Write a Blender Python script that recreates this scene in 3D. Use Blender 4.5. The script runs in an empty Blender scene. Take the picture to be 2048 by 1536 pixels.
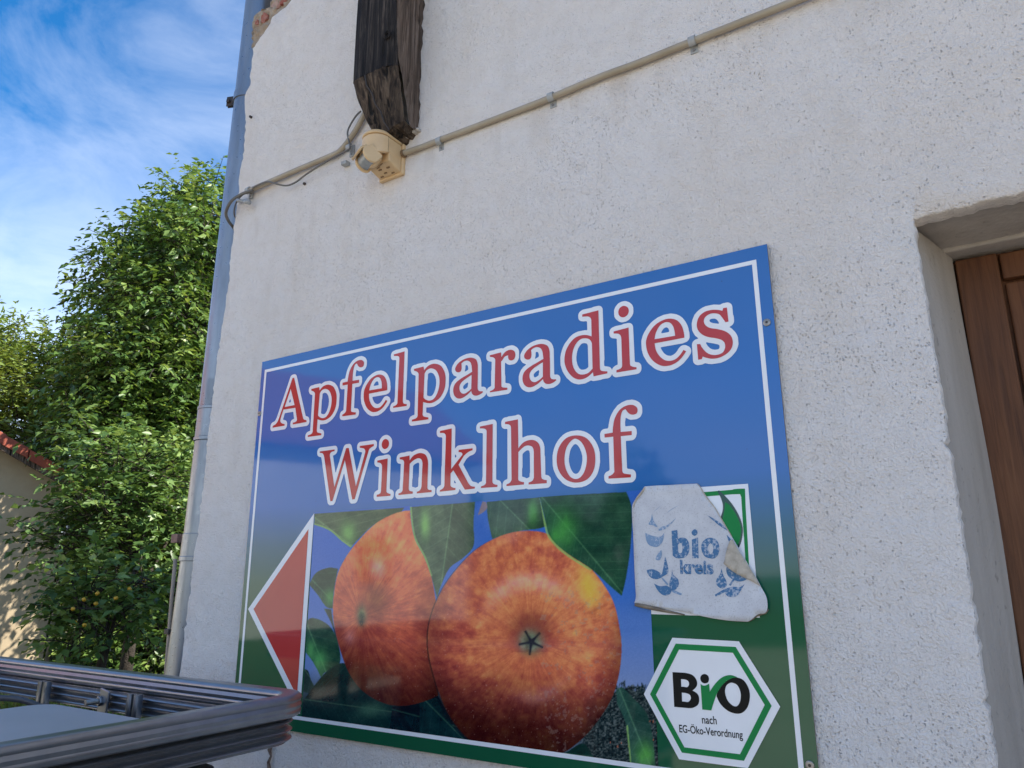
import bpy, bmesh, math, random
import numpy as np
from mathutils import Vector, Matrix
from mathutils.geometry import delaunay_2d_cdt

random.seed(7)
rng = np.random.default_rng(11)
scene = bpy.context.scene
COL = scene.collection

# ---------------------------------------------------------------- camera
FPX = 1477.0                                   # focal length in pixels of the 2048 px wide photograph
RM = np.array([[0.84022056, 0.13942962, 0.52401221],
               [0.54223236, -0.20950108, -0.8136912],
               [-0.00367153, 0.96781645, -0.25163037]])
CAM = np.array([0.0, -1.4, 1.36])
cam_data = bpy.data.cameras.new("camera")
cam = bpy.data.objects.new("camera", cam_data)
COL.objects.link(cam)
m4 = Matrix([list(RM[0]) + [CAM[0]], list(RM[1]) + [CAM[1]], list(RM[2]) + [CAM[2]], [0, 0, 0, 1]])
cam.matrix_world = m4
cam_data.sensor_fit = 'HORIZONTAL'
cam_data.sensor_width = 36.0
cam_data.lens = FPX / 2048 * 36.0
cam_data.clip_start = 0.05
cam_data.clip_end = 3000
scene.camera = cam

# ---------------------------------------------------------------- sky and sun
SUN_EL = math.radians(43)
SUN_AZ = math.atan2(0.945, 0.327)                # clockwise from +Y towards +X
world = bpy.data.worlds.new("World")
scene.world = world
world.use_nodes = True
wn, wl = world.node_tree.nodes, world.node_tree.links
wn.clear()
w_out = wn.new('ShaderNodeOutputWorld')
w_bg = wn.new('ShaderNodeBackground')
w_sky = wn.new('ShaderNodeTexSky')
w_sky.sky_type = 'NISHITA'
w_sky.sun_disc = False
w_sky.sun_elevation = SUN_EL
w_sky.sun_rotation = SUN_AZ
w_sky.altitude = 300
w_sky.air_density = 1.0
w_sky.dust_density = 0.15
w_sky.ozone_density = 3.0
w_tc = wn.new('ShaderNodeTexCoord')
w_map = wn.new('ShaderNodeMapping')
w_map.inputs['Rotation'].default_value = (0.0, 0.35, 0.5)
w_map.inputs['Scale'].default_value = (2.6, 2.8, 4.6)
w_n1 = wn.new('ShaderNodeTexNoise')
w_n1.inputs['Scale'].default_value = 1.7
w_n1.inputs['Detail'].default_value = 9
w_n1.inputs['Roughness'].default_value = 0.6
w_n1.inputs['Distortion'].default_value = 0.5
w_ramp = wn.new('ShaderNodeValToRGB')
w_ramp.color_ramp.elements[0].position = 0.38
w_ramp.color_ramp.elements[0].color = (0.02, 0.02, 0.02, 1)
w_ramp.color_ramp.elements[1].position = 0.90
w_ramp.color_ramp.elements[1].color = (0.44, 0.44, 0.44, 1)
# haze brightens thin cloud towards the horizon everywhere round the compass
w_sep = wn.new('ShaderNodeSeparateXYZ')
w_hor = wn.new('ShaderNodeMapRange')
w_hor.inputs['From Min'].default_value = 0.0
w_hor.inputs['From Max'].default_value = 0.50
w_hor.inputs['To Min'].default_value = 0.66
w_hor.inputs['To Max'].default_value = 0.0
w_add = wn.new('ShaderNodeMath'); w_add.operation = 'ADD'; w_add.use_clamp = True
w_mix = wn.new('ShaderNodeMix'); w_mix.data_type = 'RGBA'
w_mix.inputs['B'].default_value = (6.6, 6.9, 7.5, 1)
wl.new(w_tc.outputs['Generated'], w_map.inputs['Vector'])
wl.new(w_map.outputs['Vector'], w_n1.inputs['Vector'])
wl.new(w_n1.outputs['Fac'], w_ramp.inputs['Fac'])
wl.new(w_tc.outputs['Generated'], w_sep.inputs['Vector'])
wl.new(w_sep.outputs['Z'], w_hor.inputs['Value'])
wl.new(w_ramp.outputs['Color'], w_add.inputs[0])
wl.new(w_hor.outputs['Result'], w_add.inputs[1])
wl.new(w_add.outputs[0], w_mix.inputs['Factor'])
w_hs = wn.new('ShaderNodeHueSaturation'); w_hs.inputs['Saturation'].default_value = 1.48; w_hs.inputs['Value'].default_value = 1.02
wl.new(w_sky.outputs['Color'], w_hs.inputs['Color'])
wl.new(w_hs.outputs['Color'], w_mix.inputs['A'])
wl.new(w_mix.outputs['Result'], w_bg.inputs['Color'])
w_bg.inputs['Strength'].default_value = 0.12
wl.new(w_bg.outputs['Background'], w_out.inputs['Surface'])

sun_data = bpy.data.lights.new("sun", 'SUN')
sun_data.energy = 4.9
sun_data.angle = math.radians(0.53)
sun_data.color = (1.0, 0.94, 0.84)
sun = bpy.data.objects.new("sun", sun_data)
COL.objects.link(sun)
sdir = Vector((math.sin(SUN_AZ) * math.cos(SUN_EL), math.cos(SUN_AZ) * math.cos(SUN_EL), math.sin(SUN_EL)))
sun.rotation_euler = sdir.to_track_quat('Z', 'Y').to_euler()
sun.location = (5, 5, 12)

vs = scene.view_settings
vs.view_transform = 'Standard'
vs.look = 'None'
vs.exposure = 0.96
vs.gamma = 1.0
vs.use_curve_mapping = False

# ---------------------------------------------------------------- helpers: placing
def ray(px, py):
    return RM @ np.array([(px - 1024.0) / FPX, -(py - 768.0) / FPX, -1.0])
def aty(px, py, y):
    v = ray(px, py); return CAM + v * ((y - CAM[1]) / v[1])
def atz(px, py, z):
    v = ray(px, py); return CAM + v * ((z - CAM[2]) / v[2])
def atd(px, py, dist):
    v = ray(px, py); return CAM + v * (dist / math.hypot(v[0], v[1]))
def proj(P):
    c = (np.asarray(P) - CAM) @ RM
    return np.stack([1024 + FPX * c[..., 0] / -c[..., 2], 768 - FPX * c[..., 1] / -c[..., 2]], -1)

# ---------------------------------------------------------------- helpers: objects
def tag(o, label=None, cat=None, group=None, kind=None):
    if label: o['label'] = label
    if cat: o['category'] = cat
    if group: o['group'] = group
    if kind: o['kind'] = kind
    return o
def empty(name, loc, label, cat, group=None):
    o = bpy.data.objects.new(name, None)
    COL.objects.link(o)
    o.location = loc
    o.empty_display_size = 0.1
    return tag(o, label, cat, group)
def origin_of(p):
    v = Vector((0, 0, 0))
    while p is not None:
        v = v + Vector(p.location); p = p.parent
    return v
def mk(name, verts, faces, mat, parent=None, smooth=False):
    """verts in world metres; stored relative to the parent"""
    off = np.array(origin_of(parent)) if parent else np.zeros(3)
    v = np.asarray(verts, float).reshape(-1, 3) - off
    me = bpy.data.meshes.new(name)
    me.from_pydata(v.tolist(), [], [list(map(int, f)) for f in faces])
    if mat: me.materials.append(mat)
    me.update()
    if smooth:
        me.polygons.foreach_set('use_smooth', [True] * len(me.polygons))
    o = bpy.data.objects.new(name, me)
    COL.objects.link(o)
    if parent: o.parent = parent
    return o
class MB:
    def __init__(s): s.v = []; s.f = []
    def add(s, v, f):
        b = len(s.v); s.v += [tuple(map(float, q)) for q in v]; s.f += [[i + b for i in q] for q in f]; return s
    def box(s, lo, hi, M=None):
        x0, y0, z0 = lo; x1, y1, z1 = hi
        v = [(x0,y0,z0),(x1,y0,z0),(x1,y1,z0),(x0,y1,z0),(x0,y0,z1),(x1,y0,z1),(x1,y1,z1),(x0,y1,z1)]
        if M is not None: v = [tuple(M @ Vector(q)) for q in v]
        return s.add(v, [(0,3,2,1),(4,5,6,7),(0,1,5,4),(1,2,6,5),(2,3,7,6),(3,0,4,7)])
    def tube(s, pts, rad, n=10, caps=True):
        pts = [Vector(p) for p in pts]
        rad = rad if hasattr(rad, '__len__') else [rad] * len(pts)
        ref = None; V = []; F = []
        for i, p in enumerate(pts):
            t = (pts[min(i + 1, len(pts) - 1)] - pts[max(i - 1, 0)]).normalized()
            if ref is None:
                ref = t.orthogonal().normalized()
            ref = (ref - t * ref.dot(t)).normalized()
            b = t.cross(ref)
            for k in range(n):
                a = 2 * math.pi * k / n
                V.append(tuple(p + (ref * math.cos(a) + b * math.sin(a)) * rad[i]))
        for i in range(len(pts) - 1):
            for k in range(n):
                F.append((i*n+k, i*n+(k+1)%n, (i+1)*n+(k+1)%n, (i+1)*n+k))
        if caps:
            F.append(tuple(range(n-1, -1, -1))); F.append(tuple((len(pts)-1)*n+k for k in range(n)))
        return s.add(V, F)
    def prism(s, poly, axis, lo, hi):
        """2D polygon extruded along axis ('x','y','z')"""
        def P(a, b, c):
            return {'y': (a, c, b), 'z': (a, b, c), 'x': (c, a, b)}[axis]
        n = len(poly)
        V = [P(a, b, lo) for a, b in poly] + [P(a, b, hi) for a, b in poly]
        F = [tuple(range(n-1, -1, -1)), tuple(range(n, 2*n))] + [(i, (i+1)%n, n+(i+1)%n, n+i) for i in range(n)]
        return s.add(V, F)
    def build(s, name, mat, parent=None, smooth=False, bevel=0, seg=2):
        o = mk(name, s.v, s.f, mat, parent, smooth)
        bm = bmesh.new(); bm.from_mesh(o.data); bmesh.ops.recalc_face_normals(bm, faces=bm.faces); bm.to_mesh(o.data); bm.free()
        if bevel:
            m = o.modifiers.new('bevel', 'BEVEL'); m.width = bevel; m.segments = seg; m.limit_method = 'ANGLE'; m.angle_limit = math.radians(40)
        return o
def smooth_by_angle(o, deg=35):
    me = o.data
    me.polygons.foreach_set('use_smooth', [True] * len(me.polygons))
    me.set_sharp_from_angle(angle=math.radians(deg))
def catmull(P, n=8):
    P = [Vector(p) for p in P]; out = []
    for i in range(len(P) - 1):
        p0 = P[max(i-1,0)]; p1 = P[i]; p2 = P[i+1]; p3 = P[min(i+2,len(P)-1)]
        for k in range(n):
            t = k / n
            out.append(0.5 * ((2*p1) + (p2-p0)*t + (2*p0-5*p1+4*p2-p3)*t*t + (-p0+3*p1-3*p2+p3)*t*t*t))
    out.append(P[-1]); return out

# ---------------------------------------------------------------- helpers: materials
def lin(c):
    c = np.asarray(c, float) / 255.0
    return np.where(c <= 0.04045, c / 12.92, ((c + 0.055) / 1.055) ** 2.4)
ILL = np.array([0.65, 0.70, 0.80])               # how bright white paint of albedo 1 reads in the open shade here, per channel
def alb(r, g, b, k=1.0):
    v = np.clip((lin((r, g, b)) - 0.008) / ILL * k, 0.004, 0.88); return (float(v[0]), float(v[1]), float(v[2]), 1)
class Mat:
    def __init__(s, name):
        s.m = bpy.data.materials.new(name); s.m.use_nodes = True
        s.n = s.m.node_tree.nodes; s.l = s.m.node_tree.links
        s.b = s.n['Principled BSDF']; s.out = s.n['Material Output']
        s.tc = s.n.new('ShaderNodeTexCoord')
    def set(s, **k):
        for a, v in k.items():
            s.b.inputs[a.replace('_', ' ')].default_value = v
        return s
    def link(s, a, b): s.l.new(a, b)
    def mapping(s, scale=(1,1,1), rot=(0,0,0), src='Object'):
        m = s.n.new('ShaderNodeMapping'); m.inputs['Scale'].default_value = scale; m.inputs['Rotation'].default_value = rot
        s.link(s.tc.outputs[src], m.inputs['Vector']); return m.outputs['Vector']
    def noise(s, scale, detail=4, rough=0.55, vec=None, dist=0):
        t = s.n.new('ShaderNodeTexNoise'); t.inputs['Scale'].default_value = scale; t.inputs['Detail'].default_value = detail
        t.inputs['Roughness'].default_value = rough; t.inputs['Distortion'].default_value = dist
        s.link(vec if vec is not None else s.tc.outputs['Object'], t.inputs['Vector']); return t.outputs['Fac']
    def voronoi(s, scale, vec=None, feature='F1', rnd=1.0):
        t = s.n.new('ShaderNodeTexVoronoi'); t.feature = feature; t.inputs['Scale'].default_value = scale; t.inputs['Randomness'].default_value = rnd
        s.link(vec if vec is not None else s.tc.outputs['Object'], t.inputs['Vector']); return t
    def ramp(s, fac, stops, interp='LINEAR'):
        r = s.n.new('ShaderNodeValToRGB'); cr = r.color_ramp; cr.interpolation = interp
        while len(cr.elements) < len(stops): cr.elements.new(0.5)
        for e, (p, c) in zip(cr.elements, stops):
            e.position = p; e.color = c if len(c) == 4 else (*c, 1)
        s.link(fac, r.inputs['Fac']); return r.outputs['Color']
    def g(s, fac, a, b, lo=0.0, hi=1.0):
        r = s.n.new('ShaderNodeMapRange'); r.inputs['From Min'].default_value = a; r.inputs['From Max'].default_value = b
        r.inputs['To Min'].default_value = lo; r.inputs['To Max'].default_value = hi
        s.link(fac, r.inputs['Value']); return r.outputs['Result']
    def mix(s, fac, a, b, mode='MIX'):
        x = s.n.new('ShaderNodeMix'); x.data_type = 'RGBA'; x.blend_type = mode
        for v, i in ((fac, 'Factor'), (a, 'A'), (b, 'B')):
            if hasattr(v, 'is_linked'): s.link(v, x.inputs[i])
            else: x.inputs[i].default_value = v if i == 'Factor' else (v if len(v) == 4 else (*v, 1))
        return x.outputs['Result']
    def math(s, op, a, b=0.0):
        x = s.n.new('ShaderNodeMath'); x.operation = op
        for v, i in ((a, 0), (b, 1)):
            if hasattr(v, 'is_linked'): s.link(v, x.inputs[i])
            else: x.inputs[i].default_value = v
        return x.outputs[0]
    def bump(s, h, strength=0.5, dist=0.01, prev=None):
        b = s.n.new('ShaderNodeBump'); b.inputs['Strength'].default_value = strength; b.inputs['Distance'].default_value = dist
        s.link(h, b.inputs['Height'])
        if prev is not None: s.link(prev, b.inputs['Normal'])
        s.link(b.outputs['Normal'], s.b.inputs['Normal']); return b.outputs['Normal']
    def color(s, c):
        if hasattr(c, 'is_linked'): s.link(c, s.b.inputs['Base Color'])
        else: s.b.inputs['Base Color'].default_value = c
        return s
    def rough(s, c):
        if hasattr(c, 'is_linked'): s.link(c, s.b.inputs['Roughness'])
        else: s.b.inputs['Roughness'].default_value = c
        return s
# ---------------------------------------------------------------- materials
def make_plaster():
    M = Mat('plaster'); M.set(Roughness=0.92, Specular_IOR_Level=0.2)
    big = M.noise(1.3, 5, 0.6)
    streak = M.noise(2.2, 5, 0.6, M.mapping((3.2, 3.2, 0.55)))
    fine = M.noise(24, 5, 0.65)
    warm = M.g(big, 0.47, 0.72)
    col = M.mix(warm, (0.862, 0.808, 0.758), (0.855, 0.78, 0.705))
    col = M.mix(M.math('MULTIPLY', M.g(streak, 0.52, 0.8), 0.55), col, (0.74, 0.665, 0.585))
    col = M.mix(M.math('MULTIPLY', M.g(fine, 0.45, 0.85), 0.5), col, (0.73, 0.65, 0.565))
    # pits in the render coat, in drifts
    drift = M.g(M.noise(3.1, 3), 0.40, 0.66, 0.45, 1.0)
    wob = M.n.new('ShaderNodeTexNoise'); wob.inputs['Scale'].default_value = 140; M.link(M.tc.outputs['Object'], wob.inputs['Vector'])
    wv = M.n.new('ShaderNodeVectorMath'); wv.operation = 'SCALE'; wv.inputs['Scale'].default_value = 0.006; M.link(wob.outputs['Color'], wv.inputs[0])
    wa = M.n.new('ShaderNodeVectorMath'); M.link(M.mapping((1, 1, 0.8)), wa.inputs[0]); M.link(wv.outputs[0], wa.inputs[1])
    v = M.voronoi(200, wa.outputs[0])
    sepc = M.n.new('ShaderNodeSeparateColor'); M.link(v.outputs['Color'], sepc.inputs['Color'])
    keep = M.math('LESS_THAN', sepc.outputs['Red'], M.math('MULTIPLY', drift, 0.62))
    size = M.g(sepc.outputs['Green'], 0, 1, 0.14, 0.36)
    pit = M.math('MULTIPLY', keep, M.math('SUBTRACT', 1.0, M.n_smooth(v.outputs['Distance'], size)))
    wob2 = M.n.new('ShaderNodeTexNoise'); wob2.inputs['Scale'].default_value = 7; wob2.inputs['Detail'].default_value = 4; M.link(M.tc.outputs['Object'], wob2.inputs['Vector'])
    wv2 = M.n.new('ShaderNodeVectorMath'); wv2.operation = 'SCALE'; wv2.inputs['Scale'].default_value = 0.35; M.link(wob2.outputs['Color'], wv2.inputs[0])
    wa2 = M.n.new('ShaderNodeVectorMath'); M.link(M.tc.outputs['Object'], wa2.inputs[0]); M.link(wv2.outputs[0], wa2.inputs[1])
    v2 = M.voronoi(23, wa.outputs[0])
    sepd = M.n.new('ShaderNodeSeparateColor'); M.link(v2.outputs['Color'], sepd.inputs['Color'])
    keep2 = M.math('LESS_THAN', sepd.outputs['Red'], 0.012)
    pit2 = M.math('MULTIPLY', keep2, M.math('SUBTRACT', 1.0, M.n_smooth(v2.outputs['Distance'], M.g(sepd.outputs['Blue'], 0, 1, 0.04, 0.10))))
    pits = M.math('MAXIMUM', pit, pit2)
    col = M.mix(M.math('MULTIPLY', pits, M.g(sepc.outputs['Blue'], 0, 1, 0.04, 0.24)), col, (0.44, 0.385, 0.33))  # pits darkened in the colour: dirt plus painted-in shade of the hollows
    # grime below the conduit line and faint rain runs under it
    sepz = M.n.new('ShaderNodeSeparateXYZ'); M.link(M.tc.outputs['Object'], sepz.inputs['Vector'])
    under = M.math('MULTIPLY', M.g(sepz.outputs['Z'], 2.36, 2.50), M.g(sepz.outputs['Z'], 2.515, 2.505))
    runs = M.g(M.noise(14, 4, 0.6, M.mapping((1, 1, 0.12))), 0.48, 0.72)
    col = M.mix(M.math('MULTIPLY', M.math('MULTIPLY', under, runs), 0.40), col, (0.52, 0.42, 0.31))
    scuff = M.g(M.noise(11, 6, 0.75, M.mapping((1, 1, 2.2), (0, 0.6, 0))), 0.63, 0.72)
    col = M.mix(M.math('MULTIPLY', scuff, 0.30), col, (0.60, 0.555, 0.50))
    crk = M.n.new('ShaderNodeTexVoronoi'); crk.feature = 'DISTANCE_TO_EDGE'; crk.inputs['Scale'].default_value = 1.5
    M.link(wa2.outputs[0], crk.inputs['Vector'])
    hair = M.math('MULTIPLY', M.g(crk.outputs['Distance'], 0.0035, 0.0), M.g(M.noise(1.1, 2), 0.5, 0.6))
    col = M.mix(M.math('MULTIPLY', hair, 0.05), col, (0.45, 0.40, 0.35))
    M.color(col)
    grain = M.noise(230, 3, 0.6)
    mid = M.noise(48, 3, 0.55, M.mapping((1.0, 1.0, 0.75)))
    trow = M.noise(7, 3, 0.5, M.mapping((0.8, 0.8, 1.3), (0, 0.5, 0)))
    h = M.math('ADD', M.math('MULTIPLY', grain, 0.75), M.math('MULTIPLY', mid, 0.8))
    h = M.math('ADD', h, M.math('MULTIPLY', trow, 1.6))
    h = M.math('SUBTRACT', h, M.math('MULTIPLY', pits, 0.8))
    M.bump(h, 1.0, 0.0090)
    return M.m
def _n_smooth(self, d, size):
    r = self.n.new('ShaderNodeMapRange'); r.interpolation_type = 'SMOOTHSTEP'
    self.link(d, r.inputs['Value']); self.link(self.math('MULTIPLY', size, 0.5), r.inputs['From Min']); self.link(size, r.inputs['From Max'])
    return r.outputs['Result']
Mat.n_smooth = _n_smooth
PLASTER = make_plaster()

def make_reveal():
    M = Mat('reveal_plaster'); M.set(Roughness=0.9, Specular_IOR_Level=0.2)
    a = M.noise(3, 5, 0.6, M.mapping((6, 6, 0.8)))
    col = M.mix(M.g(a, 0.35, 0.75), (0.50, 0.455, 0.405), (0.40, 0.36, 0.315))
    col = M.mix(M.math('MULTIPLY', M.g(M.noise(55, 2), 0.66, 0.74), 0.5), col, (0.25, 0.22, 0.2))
    M.color(col)
    M.bump(M.math('ADD', M.noise(90, 4), M.math('MULTIPLY', M.noise(9, 3), 2.0)), 0.5, 0.005)
    return M.m
REVEAL = make_reveal()

def make_simple(name, c1, c2, scale=20, rough=0.7, bump=0.2, bdist=0.003, metal=0.0, stretch=(1,1,1), spec=0.5):
    M = Mat(name); M.set(Metallic=metal, Roughness=rough, Specular_IOR_Level=spec)
    n = M.noise(scale, 5, 0.6, M.mapping(stretch))
    M.color(M.mix(M.g(n, 0.35, 0.68), c1, c2))
    if bump: M.bump(M.noise(scale * 3, 4, 0.6, M.mapping(stretch)), bump, bdist)
    return M.m
MORTAR = make_simple('old_mortar', (0.33, 0.25, 0.175), (0.46, 0.38, 0.30), 45, 0.95, 0.9, 0.008)
BRICK = make_simple('brick_red', (0.30, 0.085, 0.06), (0.42, 0.2, 0.15), 40, 0.9, 0.8, 0.006)
BRICKPALE = make_simple('brick_pale', (0.48, 0.34, 0.28), (0.36, 0.2, 0.16), 40, 0.9, 0.8, 0.006)
CONDUIT = make_simple('conduit_grey', (0.42, 0.355, 0.26), (0.34, 0.28, 0.195), 12, 0.45, 0.1, 0.001)
CLIP = make_simple('clip_grey', (0.40, 0.41, 0.40), (0.30, 0.30, 0.29), 60, 0.5, 0.1, 0.001)
CABLE = make_simple('cable_grey', (0.16, 0.15, 0.13), (0.11, 0.10, 0.09), 20, 0.5, 0.05, 0.001)
BLACKMETAL = make_simple('black_metal', (0.025, 0.022, 0.02), (0.06, 0.04, 0.03), 50, 0.55, 0.3, 0.001)
IVORY = make_simple('aged_ivory_plastic', (0.70, 0.50, 0.27), (0.62, 0.42, 0.22), 14, 0.42, 0.05, 0.0006)
IVORYDARK = make_simple('sensor_shadow_gap', (0.24, 0.15, 0.075), (0.18, 0.11, 0.055), 30, 0.7, 0)
LENS = make_simple('lens_grey', (0.27, 0.29, 0.30), (0.33, 0.35, 0.36), 60, 0.25, 0.1, 0.0005)
SCREW = make_simple('steel_screw', (0.4, 0.38, 0.35), (0.28, 0.25, 0.22), 200, 0.4, 0.1, 0.0004, metal=0.8)
WHITEPVC = make_simple('white_print', alb(206, 214, 228), alb(200, 208, 224), 6, 0.28, 0)

def make_zinc():
    M = Mat('zinc'); M.set(Metallic=0.75)
    n = M.noise(5, 5, 0.6, M.mapping((5, 5, 0.7)))
    n2 = M.noise(60, 4, 0.6)
    c = M.mix(M.g(n, 0.3, 0.7), (0.22, 0.24, 0.27), (0.36, 0.38, 0.41))
    run = M.g(M.noise(16, 5, 0.65, M.mapping((1, 1, 0.06))), 0.5, 0.75)
    c = M.mix(M.math('MULTIPLY', run, 0.6), c, (0.30, 0.30, 0.285))
    c = M.mix(M.g(M.noise(30, 5, 0.7), 0.66, 0.76, 0, 0.6), c, (0.12, 0.11, 0.10))
    M.color(c)
    M.rough(M.g(n2, 0.3, 0.7, 0.26, 0.42))
    M.bump(M.noise(14, 3, 0.5, M.mapping((1, 1, 0.3))), 0.12, 0.003)
    return M.m
ZINC = make_zinc()
def make_galv():
    M = Mat('galvanised_steel'); M.set(Metallic=0.9)
    n = M.noise(34, 5, 0.6)
    c = M.mix(M.g(n, 0.3, 0.72), (0.25, 0.26, 0.28), (0.30, 0.31, 0.33))
    rust = M.g(M.noise(7, 5, 0.7), 0.66, 0.78)
    c = M.mix(M.math('MULTIPLY', rust, 0.25), c, (0.16, 0.07, 0.035))
    M.color(c)
    M.rough(M.g(M.noise(40, 4, 0.6), 0.3, 0.7, 0.28, 0.36))
    return M.m
GALV = make_galv()
LID = make_simple('grey_painted_lid', (0.50, 0.49, 0.49), (0.46, 0.45, 0.45), 5, 0.36, 0.12, 0.002)
LIDEDGE = make_simple('dark_rubber_edge', (0.07, 0.075, 0.085), (0.05, 0.05, 0.055), 30, 0.45, 0.1, 0.001)

def make_beam(name, dark, mid, light, amt):
    M = Mat(name); M.set(Roughness=0.85, Specular_IOR_Level=0.25)
    vec = M.mapping((1, 1, 0.045))
    w = M.noise(70, 6, 0.7, vec, 0.6)
    w2 = M.noise(26, 5, 0.6, vec, 1.2)
    patch = M.noise(9, 4, 0.6, M.mapping((1, 1, 0.5)))
    c = M.ramp(w, [(0.36, dark), (0.50, mid), (0.64, light)])
    c = M.mix(M.g(patch, 0.36, 0.66, 0.0, amt), c, dark)
    crack = M.g(w2, 0.43, 0.36)
    c = M.mix(crack, c, (0.008, 0.007, 0.006))
    M.color(c)
    h = M.math('SUBTRACT', M.math('MULTIPLY', w, 1.0), M.math('MULTIPLY', crack, 0.8))
    M.bump(h, 1.0, 0.010)
    return M.m
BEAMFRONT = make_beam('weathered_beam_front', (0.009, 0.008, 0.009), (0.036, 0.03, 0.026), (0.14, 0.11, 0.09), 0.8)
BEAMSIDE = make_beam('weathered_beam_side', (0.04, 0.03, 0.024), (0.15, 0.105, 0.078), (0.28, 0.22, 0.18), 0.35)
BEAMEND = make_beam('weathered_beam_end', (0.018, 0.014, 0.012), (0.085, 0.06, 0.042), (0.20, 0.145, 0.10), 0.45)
def make_door():
    M = Mat('door_wood'); M.set(Roughness=0.55, Specular_IOR_Level=0.3)
    vec = M.mapping((1, 1, 0.05))
    w = M.noise(85, 5, 0.65, vec, 0.4)
    p = M.noise(5, 4, 0.6, M.mapping((1, 1, 0.5)))
    c = M.ramp(w, [(0.30, (0.075, 0.028, 0.012)), (0.52, (0.14, 0.055, 0.022)), (0.72, (0.19, 0.08, 0.034))])
    c = M.mix(M.g(p, 0.4, 0.7, 0, 0.6), c, (0.10, 0.045, 0.024))
    M.color(c); M.bump(w, 0.6, 0.003)
    return M.m
DOORWOOD = make_door()

def make_sign():
    """blue print fading to green towards the foot"""
    M = Mat('sign_print'); M.set(Roughness=0.05, Specular_IOR_Level=0.5)
    sep = M.n.new('ShaderNodeSeparateXYZ'); M.link(M.tc.outputs['Object'], sep.inputs['Vector'])
    zc = M.math('ADD', sep.outputs['Z'], M.math('MULTIPLY', M.math('SUBTRACT', M.noise(2.5, 2), 0.5), 0.03))
    f = M.g(zc, 0.0, 1.01)
    BLUE = alb(46, 98, 168); B2 = alb(46, 96, 164); TEAL = alb(38, 86, 112); GR = alb(32, 80, 60)
    c = M.ramp(f, [(0.30, GR), (0.36, alb(36, 84, 72)), (0.455, TEAL), (0.56, B2), (0.75, BLUE), (1.0, alb(48, 96, 162))])
    dirt = M.g(M.noise(90, 2), 0.735, 0.77)
    c = M.mix(M.math('MULTIPLY', dirt, 0.35), c, (0.04, 0.04, 0.04))
    M.color(c)
    M.rough(M.g(M.noise(8, 4, 0.6), 0.3, 0.7, 0.035, 0.07))
    M.bump(M.noise(5, 2), 0.025, 0.01)
    return M.m
SIGN = make_sign()
def gloss(name, c, rough=0.05, var=0.06, scale=7):
    M = Mat(name); M.set(Specular_IOR_Level=0.45 if rough < 0.3 else 0.22)
    n = M.noise(scale, 4, 0.6)
    M.color(M.mix(M.g(n, 0.35, 0.65), c, tuple(x * (1 - var) for x in c[:3]) + (1,)))
    M.rough(rough)
    M.bump(M.noise(5, 2), 0.03, 0.01)
    return M.m
PWHITE = gloss('print_white', alb(207, 214, 228, 0.98))
PRED = gloss('print_red', alb(162, 58, 62))
PARROW = gloss('print_arrow_red', alb(166, 62, 62))
PGREEN = gloss('print_logo_green', alb(30, 116, 66), 0.4)
PDKGREEN = gloss('print_leaf_outline', alb(18, 62, 62))
PBLACK = gloss('print_black', alb(14, 16, 24), 0.45)
PSQUARE = gloss('print_pale_square', alb(196, 204, 220))
PANELEDGE = make_simple('panel_edge', (0.16, 0.13, 0.10), (0.10, 0.08, 0.07), 40, 0.6, 0)
def make_photo():
    M = Mat('photo_print'); M.set(Specular_IOR_Level=0.42)
    a = M.n.new('ShaderNodeVertexColor'); a.layer_name = 'print'
    M.color(a.outputs['Color']); M.rough(M.g(M.noise(8, 4, 0.6), 0.3, 0.7, 0.04, 0.09)); M.bump(M.noise(5, 2), 0.025, 0.01)
    return M.m
PHOTO = make_photo()
def make_sticker():
    M = Mat('weathered_sticker'); M.set(Roughness=0.7, Specular_IOR_Level=0.3)
    c = M.mix(M.g(M.noise(22, 5, 0.65), 0.35, 0.7), alb(180, 186, 198), alb(166, 171, 184))
    c = M.mix(M.math('MULTIPLY', M.g(M.noise(330, 3, 0.6), 0.56, 0.68), 0.4), c, alb(120, 120, 122))
    sep = M.n.new('ShaderNodeSeparateXYZ'); M.link(M.tc.outputs['Object'], sep.inputs['Vector'])
    M.color(c); M.bump(M.noise(60, 4), 0.10, 0.002)
    return M.m
STICKER = make_sticker()
STICKBACK = make_simple('sticker_back', alb(166, 162, 156), alb(142, 138, 132), 90, 0.8, 0.3, 0.002)
STICKEDGE = make_simple('sticker_dirty_edge', alb(120, 112, 102), alb(92, 84, 76), 60, 0.85, 0.3, 0.002)
def make_faded(name, c, bg, keep):
    M = Mat(name); M.set(Roughness=0.7, Specular_IOR_Level=0.3)
    n = M.noise(210, 4, 0.6)
    pa = M.noise(16, 3, 0.6)
    f = M.g(M.math('ADD', n, M.math('MULTIPLY', M.math('SUBTRACT', pa, 0.5), 0.5)), keep - 0.06, keep + 0.06)
    M.color(M.mix(f, c, bg))
    return M.m
FADEBLUE = make_faded('faded_blue_ink', alb(66, 104, 146), alb(148, 160, 182), 0.58)
FADEPALE = make_faded('worn_blue_ink', alb(110, 136, 170), alb(168, 176, 194), 0.60)
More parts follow.
